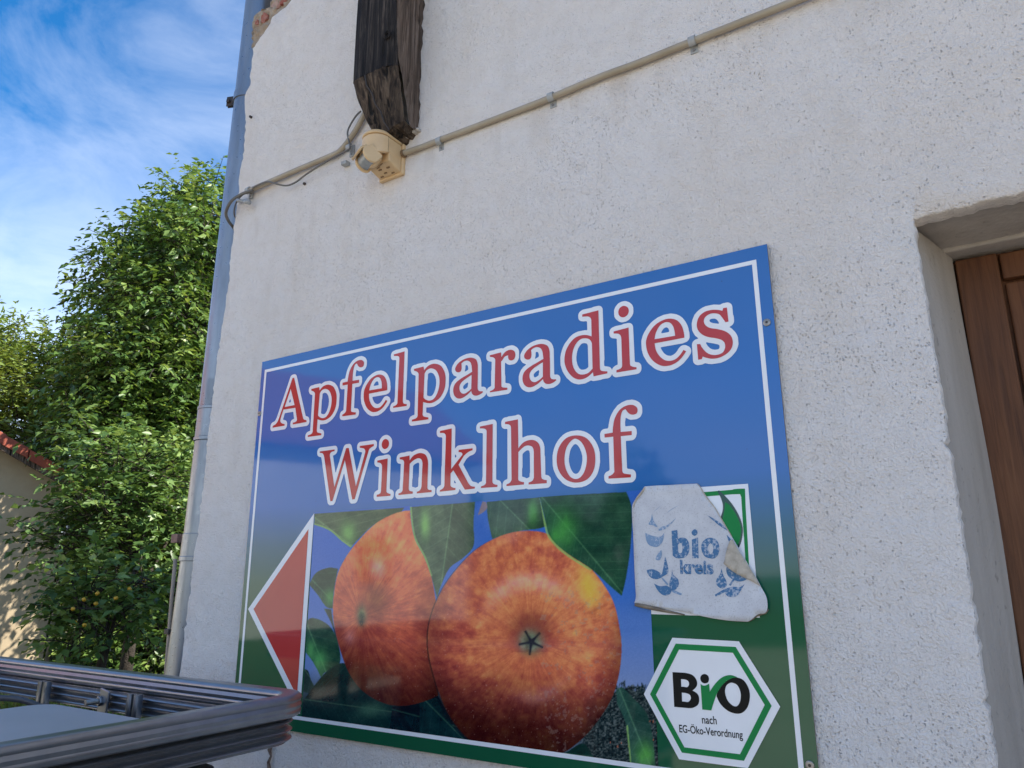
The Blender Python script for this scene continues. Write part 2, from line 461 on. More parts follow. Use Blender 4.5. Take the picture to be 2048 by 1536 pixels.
# ---------------------------------------------------------------- ground
WALLY = 0.012
def make_ground_mat():
    M = Mat('yard_ground'); M.set(Roughness=0.95, Specular_IOR_Level=0.1)
    a = M.noise(0.6, 5, 0.6); b = M.noise(9, 5, 0.7)
    c = M.mix(M.g(a, 0.4, 0.6), (0.12, 0.115, 0.06), (0.075, 0.10, 0.04))
    c = M.mix(M.g(b, 0.45, 0.75), c, (0.19, 0.155, 0.095))
    M.color(c); M.bump(b, 0.8, 0.03)
    return M.m
GROUNDM = make_ground_mat()
def make_ground():
    xs = np.concatenate([[-900, -300, -120, -60], np.arange(-36, 20.1, 1.0), [60, 120, 300, 900]])
    ys = np.concatenate([[-900, -300, -120, -60], np.arange(-30, 30.1, 1.0), [60, 120, 300, 900]])
    V = []; F = []
    for j, y in enumerate(ys):
        for i, x in enumerate(xs):
            far = max(abs(x + 8) / 36, abs(y) / 30)
            z = 0.03 * math.sin(x * 0.7 + 1.3) * math.cos(y * 0.6) * (1 if x < -3 else 0.15) if far < 1 else 0
            V.append((x, y, z - 0.03))
    n = len(xs)
    for j in range(len(ys) - 1):
        for i in range(n - 1):
            F.append((j*n+i, j*n+i+1, (j+1)*n+i+1, (j+1)*n+i))
    tag(mk('ground', V, F, GROUNDM, None, True), kind='structure')
make_ground()

# unseen pale concrete yard, added to bounce sunlight onto the house wall
YARDM = make_simple('yard_bounce_concrete', (0.56, 0.48, 0.37), (0.48, 0.405, 0.31), 1.4, 0.9, 0.3, 0.01)
tag(mk('yard', [(-7.5,-14,-0.004),(12,-14,-0.004),(12,0.04,-0.004),(-7.5,0.04,-0.004),(-7.5,-14,-0.2),(12,-14,-0.2),(12,0.04,-0.2),(-7.5,0.04,-0.2)], [(0,1,2,3),(4,7,6,5),(0,4,5,1),(1,5,6,2),(2,6,7,3),(3,7,4,0)], YARDM), kind='structure')

# ---------------------------------------------------------------- the white house
house = empty('house', (-2.0, 0.0, 0.0), 'white rough plastered house wall with broken corner, carrying the apple sign', 'house')
EDGE_PX = [(583,0),(577,6),(571.5,13.5),(565,17),(558.7,21),(551,28),(543.5,33),(541,40),(539,46),(535,53),(531,58),(526,66),(520.6,73),(516,80),(512,86),(508,92),(504.5,96),
           (505,108),(502.5,119),(501,135),(499.5,152),(499,169),(494,177),(490.6,184),(488.5,200),(488,219),(489.5,238),(490,259),(487.5,280),(486,300),(484,317),(481,331),(478,346),(476.6,359),
           (476,374),(475,391),(472,415),(469.5,437),(466,462),(462,494),(459,525),(457,554),(452.5,590),(448,626),(444,654),(440.5,680),(434,725),(428,769),(424.5,811),(420,842),(415.5,872),
           (410.5,922),(405,972),(399,1020),(394,1069),(389,1096),(385,1122),(382.5,1150),(380,1176),(376.5,1196),(374,1215),(371.5,1240),(369,1266),(366,1292),(363.5,1319)]
edge = []
for i in range(len(EDGE_PX) - 1):
    a = aty(*EDGE_PX[i], WALLY); b = aty(*EDGE_PX[i+1], WALLY)
    nseg = max(1, int(np.linalg.norm(b - a) / 0.012))
    for k in range(nseg):
        p = a + (b - a) * k / nseg
        edge.append((p[0] + rng.normal(0, 0.0022), p[2] + rng.normal(0, 0.001)))
e_last = aty(*EDGE_PX[-1], WALLY); edge.append((e_last[0], e_last[2]))
zz = e_last[2]
while zz > 0.05:
    zz -= 0.02; edge.append((e_last[0] - 0.004 + rng.normal(0, 0.003), max(zz, 0.0)))
DX0, DZ = -0.047, 1.981                                    # door opening: left edge, lintel
TOPZ = 5.1; RX = 7.5
edge_top = edge[0]
outline = []                                               # counter-clockwise seen from the front (x right, z up)
outline += [(edge_top[0] + 0.30, edge_top[1] + 0.33), (edge_top[0] + 0.16, edge_top[1] + 0.17), (edge_top[0] + 0.06, edge_top[1] + 0.05)]
outline += edge
z = 0.0
jamb = []
while z < DZ:
    jamb.append((DX0 + 0.0015 * math.sin(z * 5) + rng.normal(0, 0.0011) - (0.006 if rng.uniform() < 0.03 else 0), z)); z += 0.010
outline += jamb
x = DX0
head = []
while x < 1.05:
    head.append((x, DZ + 0.002 * math.sin(x * 9) + rng.normal(0, 0.0012))); x += 0.010
outline += head
outline += [(1.05, 0.0), (RX, 0.0), (RX, TOPZ), (edge_top[0] + 0.42, TOPZ)]
def fill_outline(name, outl, mat, parent, y0, y1, lip=0.003, spacing=0.07, region=None, wob=0.002):
    """plaster coat: front skin with an eased edge and a return to y1"""
    P = np.array(outl); n = len(P)
    nx = np.roll(P, -1, 0) - np.roll(P, 1, 0)
    ln = np.hypot(nx[:,0], nx[:,1]); ln[ln == 0] = 1
    nrm = np.stack([-nx[:,1] / ln, nx[:,0] / ln], 1)       # points inwards for counter-clockwise
    ins = P + nrm * lip
    pts = [tuple(p) for p in ins]
    if region:
        x0, x1, z0, z1 = region
        for gx in np.arange(x0, x1, spacing):
            for gz in np.arange(z0, z1, spacing):
                pts.append((gx + rng.uniform(-.2, .2) * spacing, gz + rng.uniform(-.2, .2) * spacing))
    r = delaunay_2d_cdt([Vector(p) for p in pts], [], [list(range(n))], 1, 1e-6)
    vv, ff, orig = r[0], r[2], r[3]
    V = []
    for v in vv:
        dz = wob * (math.sin(v.x * 3.1 + 1.7 * v.y) + math.sin(v.y * 4.3 - v.x * 2.1 + 1) + 0.6 * math.sin(v.x * 9 + v.y * 7))
        V.append((v.x, y0 - dz, v.y))
    F = [tuple(reversed(f)) for f in ff]
    b = len(V)
    idx = {}
    for k, oo in enumerate(orig):
        for q in oo:
            if q < n: idx[q] = k
    for p in P: V.append((p[0], y0 + lip * 0.9, p[1]))
    for p in P: V.append((p[0], y1, p[1]))
    for i in range(n):
        j = (i + 1) % n
        if i in idx and j in idx:
            F.append((idx[i], idx[j], b + j, b + i))
        F.append((b + i, b + j, b + n + j, b + n + i))
    o = mk(name, V, F, mat, parent)
    bm = bmesh.new(); bm.from_mesh(o.data); bmesh.ops.recalc_face_normals(bm, faces=bm.faces)
    bm.to_mesh(o.data); bm.free()
    # make sure the skin faces the yard
    o.data.update()
    return o
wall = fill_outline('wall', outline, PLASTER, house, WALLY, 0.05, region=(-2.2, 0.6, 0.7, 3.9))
wall.data.polygons.foreach_set('use_smooth', [True] * len(wall.data.polygons)); wall.data.set_sharp_from_angle(angle=math.radians(50))
# masonry behind the plaster
mb = MB()
mb.box((-1.80, 0.052, 0.0), (-0.10, 8.0, TOPZ + 0.2))
mb.box((-0.102, 0.30, 0.0), (1.10, 8.0, TOPZ + 0.2))
mb.box((-0.101, 0.0525, DZ + 0.06), (1.101, 0.32, TOPZ + 0.19))
mb.box((1.10, 0.052, 0.0), (RX - 0.02, 8.0, TOPZ + 0.2))
mb.build('masonry', MORTAR, house)
# gable side, plastered, behind the downpipe
sidewall = MB(); sidewall.box((-1.985, 0.06, 0.0), (-1.80, 0.36, 2.98)); sidewall.box((-1.93, 0.36, 0.0), (-1.80, 8.0, TOPZ + 0.19))
sidewall.build('side_wall', PLASTER, house)
# broken corner: mortar bed and pieces of brick laid bare
patch_px = [(504.5,97),(505.5,80),(505,60),(506,46),(506,33),(511,29),(515,26),(519,23),(526,19.5),(532,18),(537,15.5),(539,9),(541,4),(544,-1),(552,-12),(562,-22),(600,-30),(606,-8),(590,8),(580,20),(566,32),(556,46),(548,60),(536,78),(522,96)]
pp = [(aty(x_, y_, 0.035)[0], aty(x_, y_, 0.035)[2]) for x_, y_ in patch_px]
def chunk(name, poly, mat, y0, y1, n_inner=0.012, rough=0.006):
    P = []
    for i in range(len(poly)):
        a = np.array(poly[i]); b = np.array(poly[(i+1) % len(poly)])
        k = max(1, int(np.linalg.norm(b - a) / n_inner))
        for q in range(k): P.append(a + (b - a) * q / k + rng.normal(0, n_inner * 0.12, 2))
    n = len(P); pts = [Vector(p) for p in P]
    xs = [p[0] for p in P]; zs = [p[1] for p in P]
    for gx in np.arange(min(xs), max(xs), n_inner):
        for gz in np.arange(min(zs), max(zs), n_inner):
            pts.append(Vector((gx + rng.uniform(-.3,.3)*n_inner, gz + rng.uniform(-.3,.3)*n_inner)))
    r = delaunay_2d_cdt(pts, [], [list(range(n))], 1, 1e-6)
    V = [(v.x, y0 + rng.uniform(-rough, rough), v.y) for v in r[0]]
    F = [tuple(f) for f in r[2]]
    b = len(V); idx = {}
    for k, oo in enumerate(r[3]):
        for q in oo:
            if q < n: idx[q] = k
    V += [(p[0], y1, p[1]) for p in P]
    for i in range(n):
        j = (i+1) % n
        if i in idx and j in idx: F.append((idx[i], idx[j], b + j, b + i))
    o = mk(name, V, F, mat, house)
    bm = bmesh.new(); bm.from_mesh(o.data); bmesh.ops.recalc_face_normals(bm, faces=bm.faces); bm.to_mesh(o.data); bm.free()
    return o
chunk('mortar_bed', pp, MORTAR, 0.035, 0.14)
for poly, mt in (([(507,46),(508,37),(514,36),(517,44),(515,50),(509,51)], BRICKPALE), ([(509,47),(511,40),(515,40),(516,47),(512,49)], BRICK),
                 ([(520,38),(523,31),(527,23.5),(534,27),(533,36),(527,44),(521,44)], BRICK), ([(540,10),(547,2),(556,-4),(562,4),(555,14),(546,18)], BRICKPALE),
                 ([(557,3),(566,-6),(572,-2),(566,6),(559,9)], BRICK)):
    q = [(aty(x_, y_, 0.028)[0], aty(x_, y_, 0.028)[2]) for x_, y_ in poly]
    chunk('brick', q, mt, 0.0325 if mt is BRICKPALE else 0.030, 0.06, 0.007, 0.003)

# door opening: reveal, soffit, frame strip
rv = MB()
zs = np.linspace(0, DZ, 60)
def reveal_x(t, z): return DX0 - 0.009 + 0.0015 * math.sin(z * 5) + 0.060 * t + 0.003 * math.sin(z * 7 + t * 4) * t
for k in range(len(zs) - 1):
    for t0, t1 in ((0, .25), (.25, .5), (.5, .75), (.75, 1)):
        ya, yb = WALLY + 0.030 + t0 * 0.200, WALLY + 0.030 + t1 * 0.200
        rv.add([(reveal_x(t0, zs[k]), ya, zs[k]), (reveal_x(t1, zs[k]), yb, zs[k]), (reveal_x(t1, zs[k+1]), yb, zs[k+1]), (reveal_x(t0, zs[k+1]), ya, zs[k+1])], [(0,1,2,3)])
rvo = rv.build('reveal', REVEAL, house)
sf = MB(); xs_ = np.linspace(DX0 - 0.01, 1.05, 30)
for k in range(len(xs_) - 1):
    for ya, yb in ((0.042, 0.09), (0.09, 0.14), (0.14, 0.205)):
        f_ = lambda x_, y_: DZ + 0.006 + 0.003 * math.sin(x_ * 11 + y_ * 20)
        sf.add([(xs_[k], ya, f_(xs_[k], ya)), (xs_[k+1], ya, f_(xs_[k+1], ya)), (xs_[k+1], yb, f_(xs_[k+1], yb)), (xs_[k], yb, f_(xs_[k], yb))], [(0,1,2,3)])
sf.build('soffit', REVEAL, house)
lt = MB(); lt.box((-0.06, 0.201, DZ - 0.004), (1.06, 0.30, DZ + 0.05)); lt.box((1.0, 0.03, 0.0), (1.05, 0.24, DZ))
lt.build('lintel_strip', REVEAL, house, bevel=0.004)
door = MB(); door.box((-0.02, 0.262, 0.02), (1.02, 0.285, DZ - 0.006))
door_o = door.build('door', DOORWOOD, house)
st = MB(); st.box((0.004, 0.236, 0.02), (0.0745, 0.262, DZ - 0.012)); st.build('stile', DOORWOOD, door_o, bevel=0.003)
st = MB(); st.box((0.0785, 0.240, 1.915), (0.93, 0.262, DZ - 0.014)); st.build('rail', DOORWOOD, door_o, bevel=0.003)
bx_ = 0.079
for k in range(7):
    wd = 0.118
    st = MB(); st.box((bx_ + 0.0015, 0.249 + 0.001 * (k % 2), 0.05), (bx_ + wd - 0.0015, 0.263, 1.909)); st.build('board', DOORWOOD, door_o, bevel=0.003); bx_ += wd
# eaves and roof, above the frame
rf = MB()
rf.box((-2.45, -0.55, TOPZ + 0.20), (RX + 0.4, 8.6, TOPZ + 0.32))
rf.build('eaves', make_simple('eaves_wood', (0.12, 0.08, 0.05), (0.2, 0.14, 0.09), 8, 0.8), house)
rf = MB(); rf.prism([(-0.65, TOPZ + 0.33), (8.7, TOPZ + 0.33), (4.0, TOPZ + 2.5)], 'x', -2.5, RX + 0.45)
TILEM = make_simple('red_roof_tile', (0.34, 0.075, 0.04), (0.25, 0.055, 0.03), 6, 0.8, 0.4, 0.01)
rf.build('roof', TILEM, house)

# ---------------------------------------------------------------- downpipe at the corner
pipe = empty('downpipe', (-2.15, 0.10, 0.0), 'grey zinc rainwater downpipe at the corner of the white house', 'downpipe')
def pipe_c(z):
    t = (z - 1.08) / (3.5 - 1.08)
    bend = 0.0 if z > 1.6 else (1.6 - z) * -0.028
    return Vector((-2.160 + 0.036 * t + bend, 0.10, z))
def lathe_pipe(name, prof, mat, parent, n=36):
    """prof: list of (z, r) following the pipe's own line"""
    V = []; F = []
    for z, r in prof:
        c = pipe_c(z)
        for k in range(n):
            a = 2 * math.pi * k / n; V.append((c.x + r * math.cos(a), c.y + r * math.sin(a), z))
    for i in range(len(prof) - 1):
        for k in range(n): F.append((i*n+k, i*n+(k+1)%n, (i+1)*n+(k+1)%n, (i+1)*n+k))
    o = mk(name, V, F, mat, parent); smooth_by_angle(o, 30); return o
zc1 = float(atd(400, 815, 2.6)[2]); zc2 = float(atd(392, 875, 2.6)[2]); zc3 = float(atd(365, 1068, 2.62)[2]); zc4 = float(atd(360, 1115, 2.62)[2])
lathe_pipe('pipe_section', [(5.0, .056), (zc1 + 0.004, .056)], ZINC, pipe)
lathe_pipe('collar', [(zc1 + 0.006, .0565), (zc1 + 0.004, .0600), (zc1 - 0.004, .0600), (zc1 - 0.006, .0585), (zc2 + 0.004, .0585), (zc2 + 0.002, .0615), (zc2 - 0.008, .0615), (zc2 - 0.010, .0565)], ZINC, pipe)
lathe_pipe('pipe_section', [(zc2 - 0.006, .0560), (2.0, .056), (zc3, .0565)], ZINC, pipe)
lathe_pipe('collar', [(zc3 + 0.002, .0570), (zc3, .0592), (zc4 + 0.004, .0592), (zc4 + 0.002, .0610), (zc4 - 0.010, .0610), (zc4 - 0.012, .056)], ZINC, pipe)
lathe_pipe('pipe_section', [(zc4 - 0.008, .0565), (0.7, .0565), (0.02, .0565)], ZINC, pipe)
# seam down the pipe
sm = MB(); sm.tube([pipe_c(z) + Vector((-0.052, -0.021, 0)) for z in (5.0, 3.0, 2.2, 1.9)], 0.003, 6); sm.build('seam', ZINC, pipe, True)
# clamp with a lug
zb = float(atd(474, 200, 2.62)[2])
lathe_pipe('clamp', [(zb + 0.016, .0565), (zb + 0.016, .0595), (zb - 0.016, .0595), (zb - 0.016, .0565)], ZINC, pipe)
cb = pipe_c(zb); lug = MB()
dirl = Vector((-0.93, -0.37, 0)).normalized(); side = Vector((0.37, -0.93, 0)).normalized()
Ml = Matrix.Translation(cb + dirl * 0.072) @ Matrix((dirl, side, Vector((0,0,1)))).transposed().to_4x4()
lug.box((-0.018, -0.004, -0.018), (0.020, 0.0, 0.022), Ml); lug.box((-0.018, 0.006, -0.018), (0.020, 0.010, 0.022), Ml); lug.box((0.004, -0.013, -0.006), (0.016, 0.018, 0.006), Ml)
lug.build('clamp_lug', BLACKMETAL, pipe, bevel=0.001)
# narrow pale conduit beside the pipe foot, with its bracket
cdt = empty('ground_conduit', (-2.27, 0.10, 0.0), 'narrow tan conduit running down just left of the downpipe foot', 'conduit')
TAN = make_simple('tan_plastic', (0.42, 0.32, 0.24), (0.33, 0.25, 0.19), 20, 0.6, 0.1, 0.001)
cpts = [atd(351, 1118, 2.66), atd(344, 1190, 2.66), atd(339, 1255, 2.66), atd(332, 1345, 2.66)]
cpts = [Vector((p[0], p[1], p[2])) for p in cpts]; cpts.append(Vector((cpts[-1].x, cpts[-1].y, 0.0)))
t_ = MB(); t_.tube(cpts, 0.0060, 8); t_.build('conduit_tube', TAN, cdt, True)
b1 = atd(350, 1076, 2.7); t_ = MB(); t_.box((b1[0]-.004, b1[1]-.012, b1[2]-.016), (b1[0]+.03, b1[1]+.015, b1[2]+.012)); t_.build('bracket', make_simple('rusty_bracket', (0.22, 0.12, 0.09), (0.3, 0.18, 0.14), 60, 0.8), cdt, bevel=0.002)
b2 = cpts[2]; t_ = MB(); t_.box((b2.x-.011, b2.y-.011, b2.z-.02), (b2.x+.013, b2.y+.012, b2.z-.004)); t_.build('clip', BLACKMETAL, cdt, bevel=0.002)
# ---------------------------------------------------------------- timber post end on the wall
beam = empty('timber_post', (-1.30, 0.0, 2.56), 'dark weathered timber post end with chamfered foot above the sensor', 'timber')
def make_beam_mesh():
    V = []; Fq = []
    xl = lambda z: -1.376 - 0.010 * (2.9 - z); xr = lambda z: -1.2165 - 0.009 * (2.95 - z)
    yb = WALLY - 0.001
    def arris(z):                                  # the front right corner is waned towards the foot
        t = min(1, max(0, (2.95 - z) / 0.33)); return -0.106 + 0.030 * t
    zs = list(np.linspace(2.735, 5.05, 70)); nfx = 12; nsx = 7
    def wob(x, z, s): return 0.0018 * math.sin(x * 190 + z * 3) + 0.0014 * math.sin(x * 410 + z * 5 + s)
    mesh = {}
    parts = []
    # front
    fv = []; 
    for z in zs:
        for i in range(nfx + 1):
            u = i / nfx; x = xl(z) + (xr(z) - xl(z)) * u
            y = -0.106 + (arris(z) + 0.106) * max(0, (u - 0.72) / 0.28) ** 1.4 + 0.008 * max(0, (0.12 - u) / 0.12) ** 2
            fv.append((x + 0.002 * math.sin(z * 6) * (1 - u), y + wob(x, z, 0), z))
    ff = [(r*(nfx+1)+c, r*(nfx+1)+c+1, (r+1)*(nfx+1)+c+1, (r+1)*(nfx+1)+c) for r in range(len(zs)-1) for c in range(nfx)]
    parts.append(('front_face', fv, ff, BEAMFRONT))
    # right side, with a ragged edge against the plaster
    zs2 = list(np.linspace(2.575, 5.05, 110)); sv = []
    for z in zs2:
        for i in range(nsx + 1):
            u = i / nsx
            y0 = arris(z) if z > 2.735 else -0.076 + (2.735 - z) * 0.30
            y = y0 + (yb + 0.004 - y0) * u
            x = xr(z) + 0.005 * math.sin(u * 3.1) + 0.0015 * math.sin(y * 330 + z * 4) + (0.006 * math.sin(z * 37) * math.sin(z * 91 + 1) * u ** 3)
            sv.append((x, y, z))
    sf_ = [(r*(nsx+1)+c, r*(nsx+1)+c+1, (r+1)*(nsx+1)+c+1, (r+1)*(nsx+1)+c) for r in range(len(zs2)-1) for c in range(nsx)]
    parts.append(('side_face', sv, sf_, BEAMSIDE))
    # chamfer (sawn end), split by a check
    cv = []; n1, n2 = 12, 12
    for r in range(n2 + 1):
        t = r / n2
        for i in range(nfx + 1):
            u = i / nfx
            z = 2.735 - t * (0.150 + 0.028 * (1 - u)) - 0.012 * math.sin(u * 3.1) * t
            yy = -0.106 + (arris(2.735) + 0.106) * max(0, (u - 0.72) / 0.28) ** 1.4 + 0.008 * max(0, (0.12 - u) / 0.12) ** 2
            y = yy + t * (0.052 - 0.012 * u) + 0.0015 * math.sin(u * 40 + t * 17)
            xa = xl(2.735) + 0.055 * t ** 1.6; xb = xr(2.735) - 0.004 * t
            cv.append((xa + (xb - xa) * u, y, z))
    cf = [(r*(nfx+1)+c, (r+1)*(nfx+1)+c, (r+1)*(nfx+1)+c+1, r*(nfx+1)+c+1) for r in range(n2) for c in range(nfx)]
    # underside
    b = len(cv); last = [cv[n2*(nfx+1)+c] for c in range(nfx+1)]
    for c, p in enumerate(last):
        cv.append((p[0] + 0.004 * math.sin(c * 1.9), yb, p[2] - 0.010 + 0.006 * math.sin(c * 2.3)))
    cf += [(n2*(nfx+1)+c, b+c, b+c+1, n2*(nfx+1)+c+1) for c in range(nfx)]
    parts.append(('sawn_foot', cv, cf, BEAMEND))
    # left side
    lv = []
    for z in zs: lv += [(xl(z) + 0.002 * math.sin(z * 6), -0.098, z), (xl(z), yb, z)]
    lf = [(2*r, 2*r+2, 2*r+3, 2*r+1) for r in range(len(zs)-1)]
    k = len(lv); lv += [cv[r*(nfx+1)] for r in range(n2+1)] + [(xl(2.735) + 0.05 * (r/n2), yb, cv[r*(nfx+1)][2] - 0.004) for r in range(n2+1)]
    lf += [(k+r, k+n2+1+r, k+n2+2+r, k+r+1) for r in range(n2)]
    parts.append(('left_face', lv, lf, BEAMFRONT))
    for nm, v, f, m in parts:
        o = mk(nm, v, f, m, beam); smooth_by_angle(o, 40)
    # the check running down the sawn end and a knot
    ck = MB()
    zf = cv
    pts = [Vector(cv[r*(nfx+1)+4 + (r // 4)]) + Vector((0, -0.0015, 0)) for r in range(0, n2 + 1, 2)]
    ck.tube(pts, 0.0022, 5); ck.build('check_crack', BLACKMETAL, beam)
    kx, kz = float(aty(776, 71, -0.104)[0]), float(aty(776, 71, -0.104)[2])
    kn = MB()
    for rr, th in ((0.011, 0.0022), (0.0065, 0.002)):
        kn.tube([(kx + rr * math.cos(a), -0.1075, kz + rr * 1.1 * math.sin(a)) for a in np.linspace(0, 2*math.pi, 17)], th, 5)
    kn.build('knot', BEAMFRONT, beam, True)
make_beam_mesh()
# crumbs of plaster at the foot of the post
cr = MB()
for k in range(7):
    p = aty(800 + k * 6.0, 276 - abs(k - 2) * 4.0, 0.0); s = rng.uniform(0.004, 0.010)
    cr.box((p[0]-s, -0.008, p[2]-s*.8), (p[0]+s, WALLY, p[2]+s*.8), None)
cr.build('plaster_patch', REVEAL, house, bevel=0.003)

# ---------------------------------------------------------------- conduit runs
def clip_at(x, z, r, parent, name='clip'):
    c = MB()
    c.prism([(x-.0085, z-r-.016), (x+.0085, z-r-.016), (x+.0085, z+r+.004), (x-.0085, z+r+.004)], 'y', WALLY - 0.005, WALLY - 0.0005)
    n = 10
    ring = [(x, -r - WALLY*0 - 0.004 + 0, z)]
    V = []; F = []
    for i in range(n + 1):
        a = math.pi * (i / n) - math.pi / 2
        for rr in (r + 0.0005, r + 0.0035):
            for sx in (-.0075, .0075):
                V.append((x + sx, WALLY - 0.004 - r - rr * math.cos(a), z + rr * math.sin(a)))
    for i in range(n):
        q = i * 4; F += [(q, q+1, q+5, q+4), (q+2, q+6, q+7, q+3), (q, q+4, q+6, q+2), (q+1, q+3, q+7, q+5)]
    c.add(V, F)
    o = c.build(name, CLIP, parent)
    s = MB(); s.tube([(x, WALLY - 0.005, z - r - 0.009), (x, WALLY - 0.008, z - r - 0.009)], 0.0035, 10); s.build('nail_head', SCREW, o)
    return o
RC = 0.0085
yc = WALLY - 0.004 - RC
cond = empty('wall_conduit', (-0.6, WALLY, 2.515), 'beige conduit running up right from the sensor across the white wall', 'conduit')
pts = [(-1.262, yc, 2.520), (-1.20, yc, 2.517), (-1.133, yc, 2.5165), (-1.0, yc, 2.514), (-0.90, yc, 2.5125), (-0.781, yc, 2.512), (-0.65, yc, 2.5155), (-0.55, yc, 2.5125), (-0.4188, yc, 2.513), (-0.2, yc, 2.5125), (0.4, yc, 2.514), (2.5, yc, 2.513)]
c = MB(); c.tube(catmull(pts, 6), RC, 14); c.build('conduit_tube', CONDUIT, cond, True)
for x in (-1.1333, -0.7814, -0.4188, 0.02): clip_at(x, 2.513, RC, cond)
cond2 = empty('corner_conduit', (-1.75, WALLY, 2.613), 'grey conduit from the sensor to the house corner with thin cable wound on it', 'conduit')
pts = [(-1.955, yc, 2.6115), (-1.85, yc, 2.6125), (-1.7, yc, 2.6135), (-1.56, yc, 2.613), (-1.515, yc, 2.620), (-1.46, yc, 2.665), (-1.42, yc, 2.72), (-1.39, yc+.002, 2.78)]
c = MB(); c.tube(catmull(pts, 6), RC, 12); c.build('conduit_tube', CONDUIT, cond2, True)
for p in ((498, 382), (700, 300)):
    q = aty(*p, 0); clip_at(float(q[0]), 2.6125, RC, cond2)
loop = [aty(505, 381, -0.012), aty(484, 388, -0.016), aty(463, 402, -0.03), aty(452, 424, -0.02), aty(456, 440, 0.0), aty(466, 454, 0.03), aty(474, 466, 0.06)]
c = MB(); c.tube(catmull([Vector(p) for p in loop], 6), 0.0052, 10); c.build('cable_loop', CABLE, cond2, True)
loop = [aty(500, 380, -0.014), aty(486, 389, -0.01), aty(474, 402, 0.0), aty(468.5, 420, 0.006), aty(469.5, 432, 0.02), aty(475, 440, 0.05)]
c = MB(); c.tube(catmull([Vector(p) for p in loop], 6), 0.0026, 8); c.build('thin_cable', CABLE, cond2, True)
wind = [(505,376,-.012),(520,368,-.016),(535,363.5,-.018),(546,366,-.019),(560,369.5,-.017),(575,371,-.006),(592,364,-.004),(612,349,-.012),(640,331,-.02),(665,316,-.019),(690,303,-.018),(700,296,-.014),(698,283,-.008),(695,266,-.006),(700,251,-.004),(712,232,.0),(722,222,.004)]
c = MB(); c.tube(catmull([Vector(aty(*w)) for w in wind], 5), 0.0028, 8); c.build('thin_cable', CABLE, cond2, True)
# capped fixing plug under the cable
plug = empty('wall_plug', tuple(aty(488, 403, WALLY)), 'small grey capped fixing under the cable near the corner', 'fixing')
a_ = aty(479, 401, -0.004); b_ = aty(498, 404.5, -0.018)
c = MB(); c.tube([tuple(aty(476, 401, 0.006)), tuple(a_), tuple(aty(488, 403, -0.010))], [0.007, 0.006, 0.005], 8); c.build('anchor', CLIP, plug, True)
c = MB(); c.tube([tuple(aty(489, 403, -0.011)), tuple(b_)], [0.0075, 0.0085], 10); c.build('cap', CLIP, plug, True)

# ---------------------------------------------------------------- motion sensor
sens = empty('motion_sensor', (-1.30, WALLY, 2.49), 'yellowed ivory motion sensor on the wall under the timber post', 'sensor')
sx0, sx1 = -1.352, -1.268; sxc = (sx0 + sx1) / 2; hw = (sx1 - sx0) / 2
z0s, z1s = 2.468, 2.553
c = MB(); c.box((sx0 - 0.002, -0.002, z0s - 0.012), (sx1 + 0.004, WALLY - 0.0005, z1s + 0.002)); c.build('back_plate', IVORY, sens, bevel=0.004)
c = MB()                                         # sloping bracket foot with drainage slots
c.prism([(-0.001, z0s - 0.006), (-0.001, z0s + 0.05), (-0.055, z0s + 0.04), (-0.050, z0s + 0.006)], 'x', sx0 + 0.002, sx1 - 0.002)
br = c.build('bracket', IVORY, sens, bevel=0.004)
for dx, dy in ((0.014, -0.010), (0.034, -0.018), (0.055, -0.010), (0.028, -0.034), (0.056, -0.032)):
    s = MB(); s.box((sx0 + dx, dy - 0.002, z0s + 0.0005 - 0.008 - dy * 0.2), (sx0 + dx + 0.010, dy + 0.002, z0s + 0.014)); s.build('drain_slot', IVORYDARK, br)
def dshape(inset, y_front, y_back):
    """plan outline: square at the wall, round at the front"""
    r = hw - inset; yc_ = y_front + r
    P = [(sx1 - inset, y_back)]
    for i in range(17):
        a = -math.pi * i / 16
        P.append((sxc + r * math.cos(a), yc_ + r * math.sin(a)))
    P.append((sx0 + inset, y_back)); return P
c = MB(); c.prism(dshape(0.001, -0.098, -0.003), 'z', z0s + 0.030, z1s - 0.008); ho = c.build('housing', IVORY, sens, bevel=0.003); smooth_by_angle(ho, 30)
c = MB(); c.prism(dshape(-0.0015, -0.1015, -0.004), 'z', z1s - 0.0075, z1s); o = c.build('lid_rim', IVORY, sens, bevel=0.0025); smooth_by_angle(o, 30)
c = MB(); c.prism(dshape(0.004, -0.096, -0.006), 'z', z1s + 0.0002, z1s + 0.007); o = c.build('lid', IVORY, sens, bevel=0.004); smooth_by_angle(o, 30)
# front visor wrapping round the housing
V = []; F = []; n = 14
for i in range(n + 1):
    a = -math.pi * (0.04 + 0.92 * i / n)
    sag = 0.010 * math.sin(math.pi * i / n)
    for rr, zt in ((hw + 0.002, z1s - 0.012), (hw + 0.002, z0s + 0.026 - sag), (hw - 0.004, z0s + 0.024 - sag), (hw - 0.004, z1s - 0.012)):
        V.append((sxc + rr * math.cos(a), -0.098 + hw + rr * math.sin(a), zt))
for i in range(n):
    for k in range(4): F.append((i*4+k, i*4+(k+1)%4, (i+1)*4+(k+1)%4, (i+1)*4+k))
F += [(0,1,2,3), (n*4+3, n*4+2, n*4+1, n*4)]
o = mk('visor', V, F, IVORY, sens); smooth_by_angle(o, 30)
# side seam
s = MB(); s.box((sx1 - 0.0008, -0.060, z0s + 0.032), (sx1 + 0.0004, -0.0588, z1s - 0.009)); s.build('seam', IVORYDARK, sens)
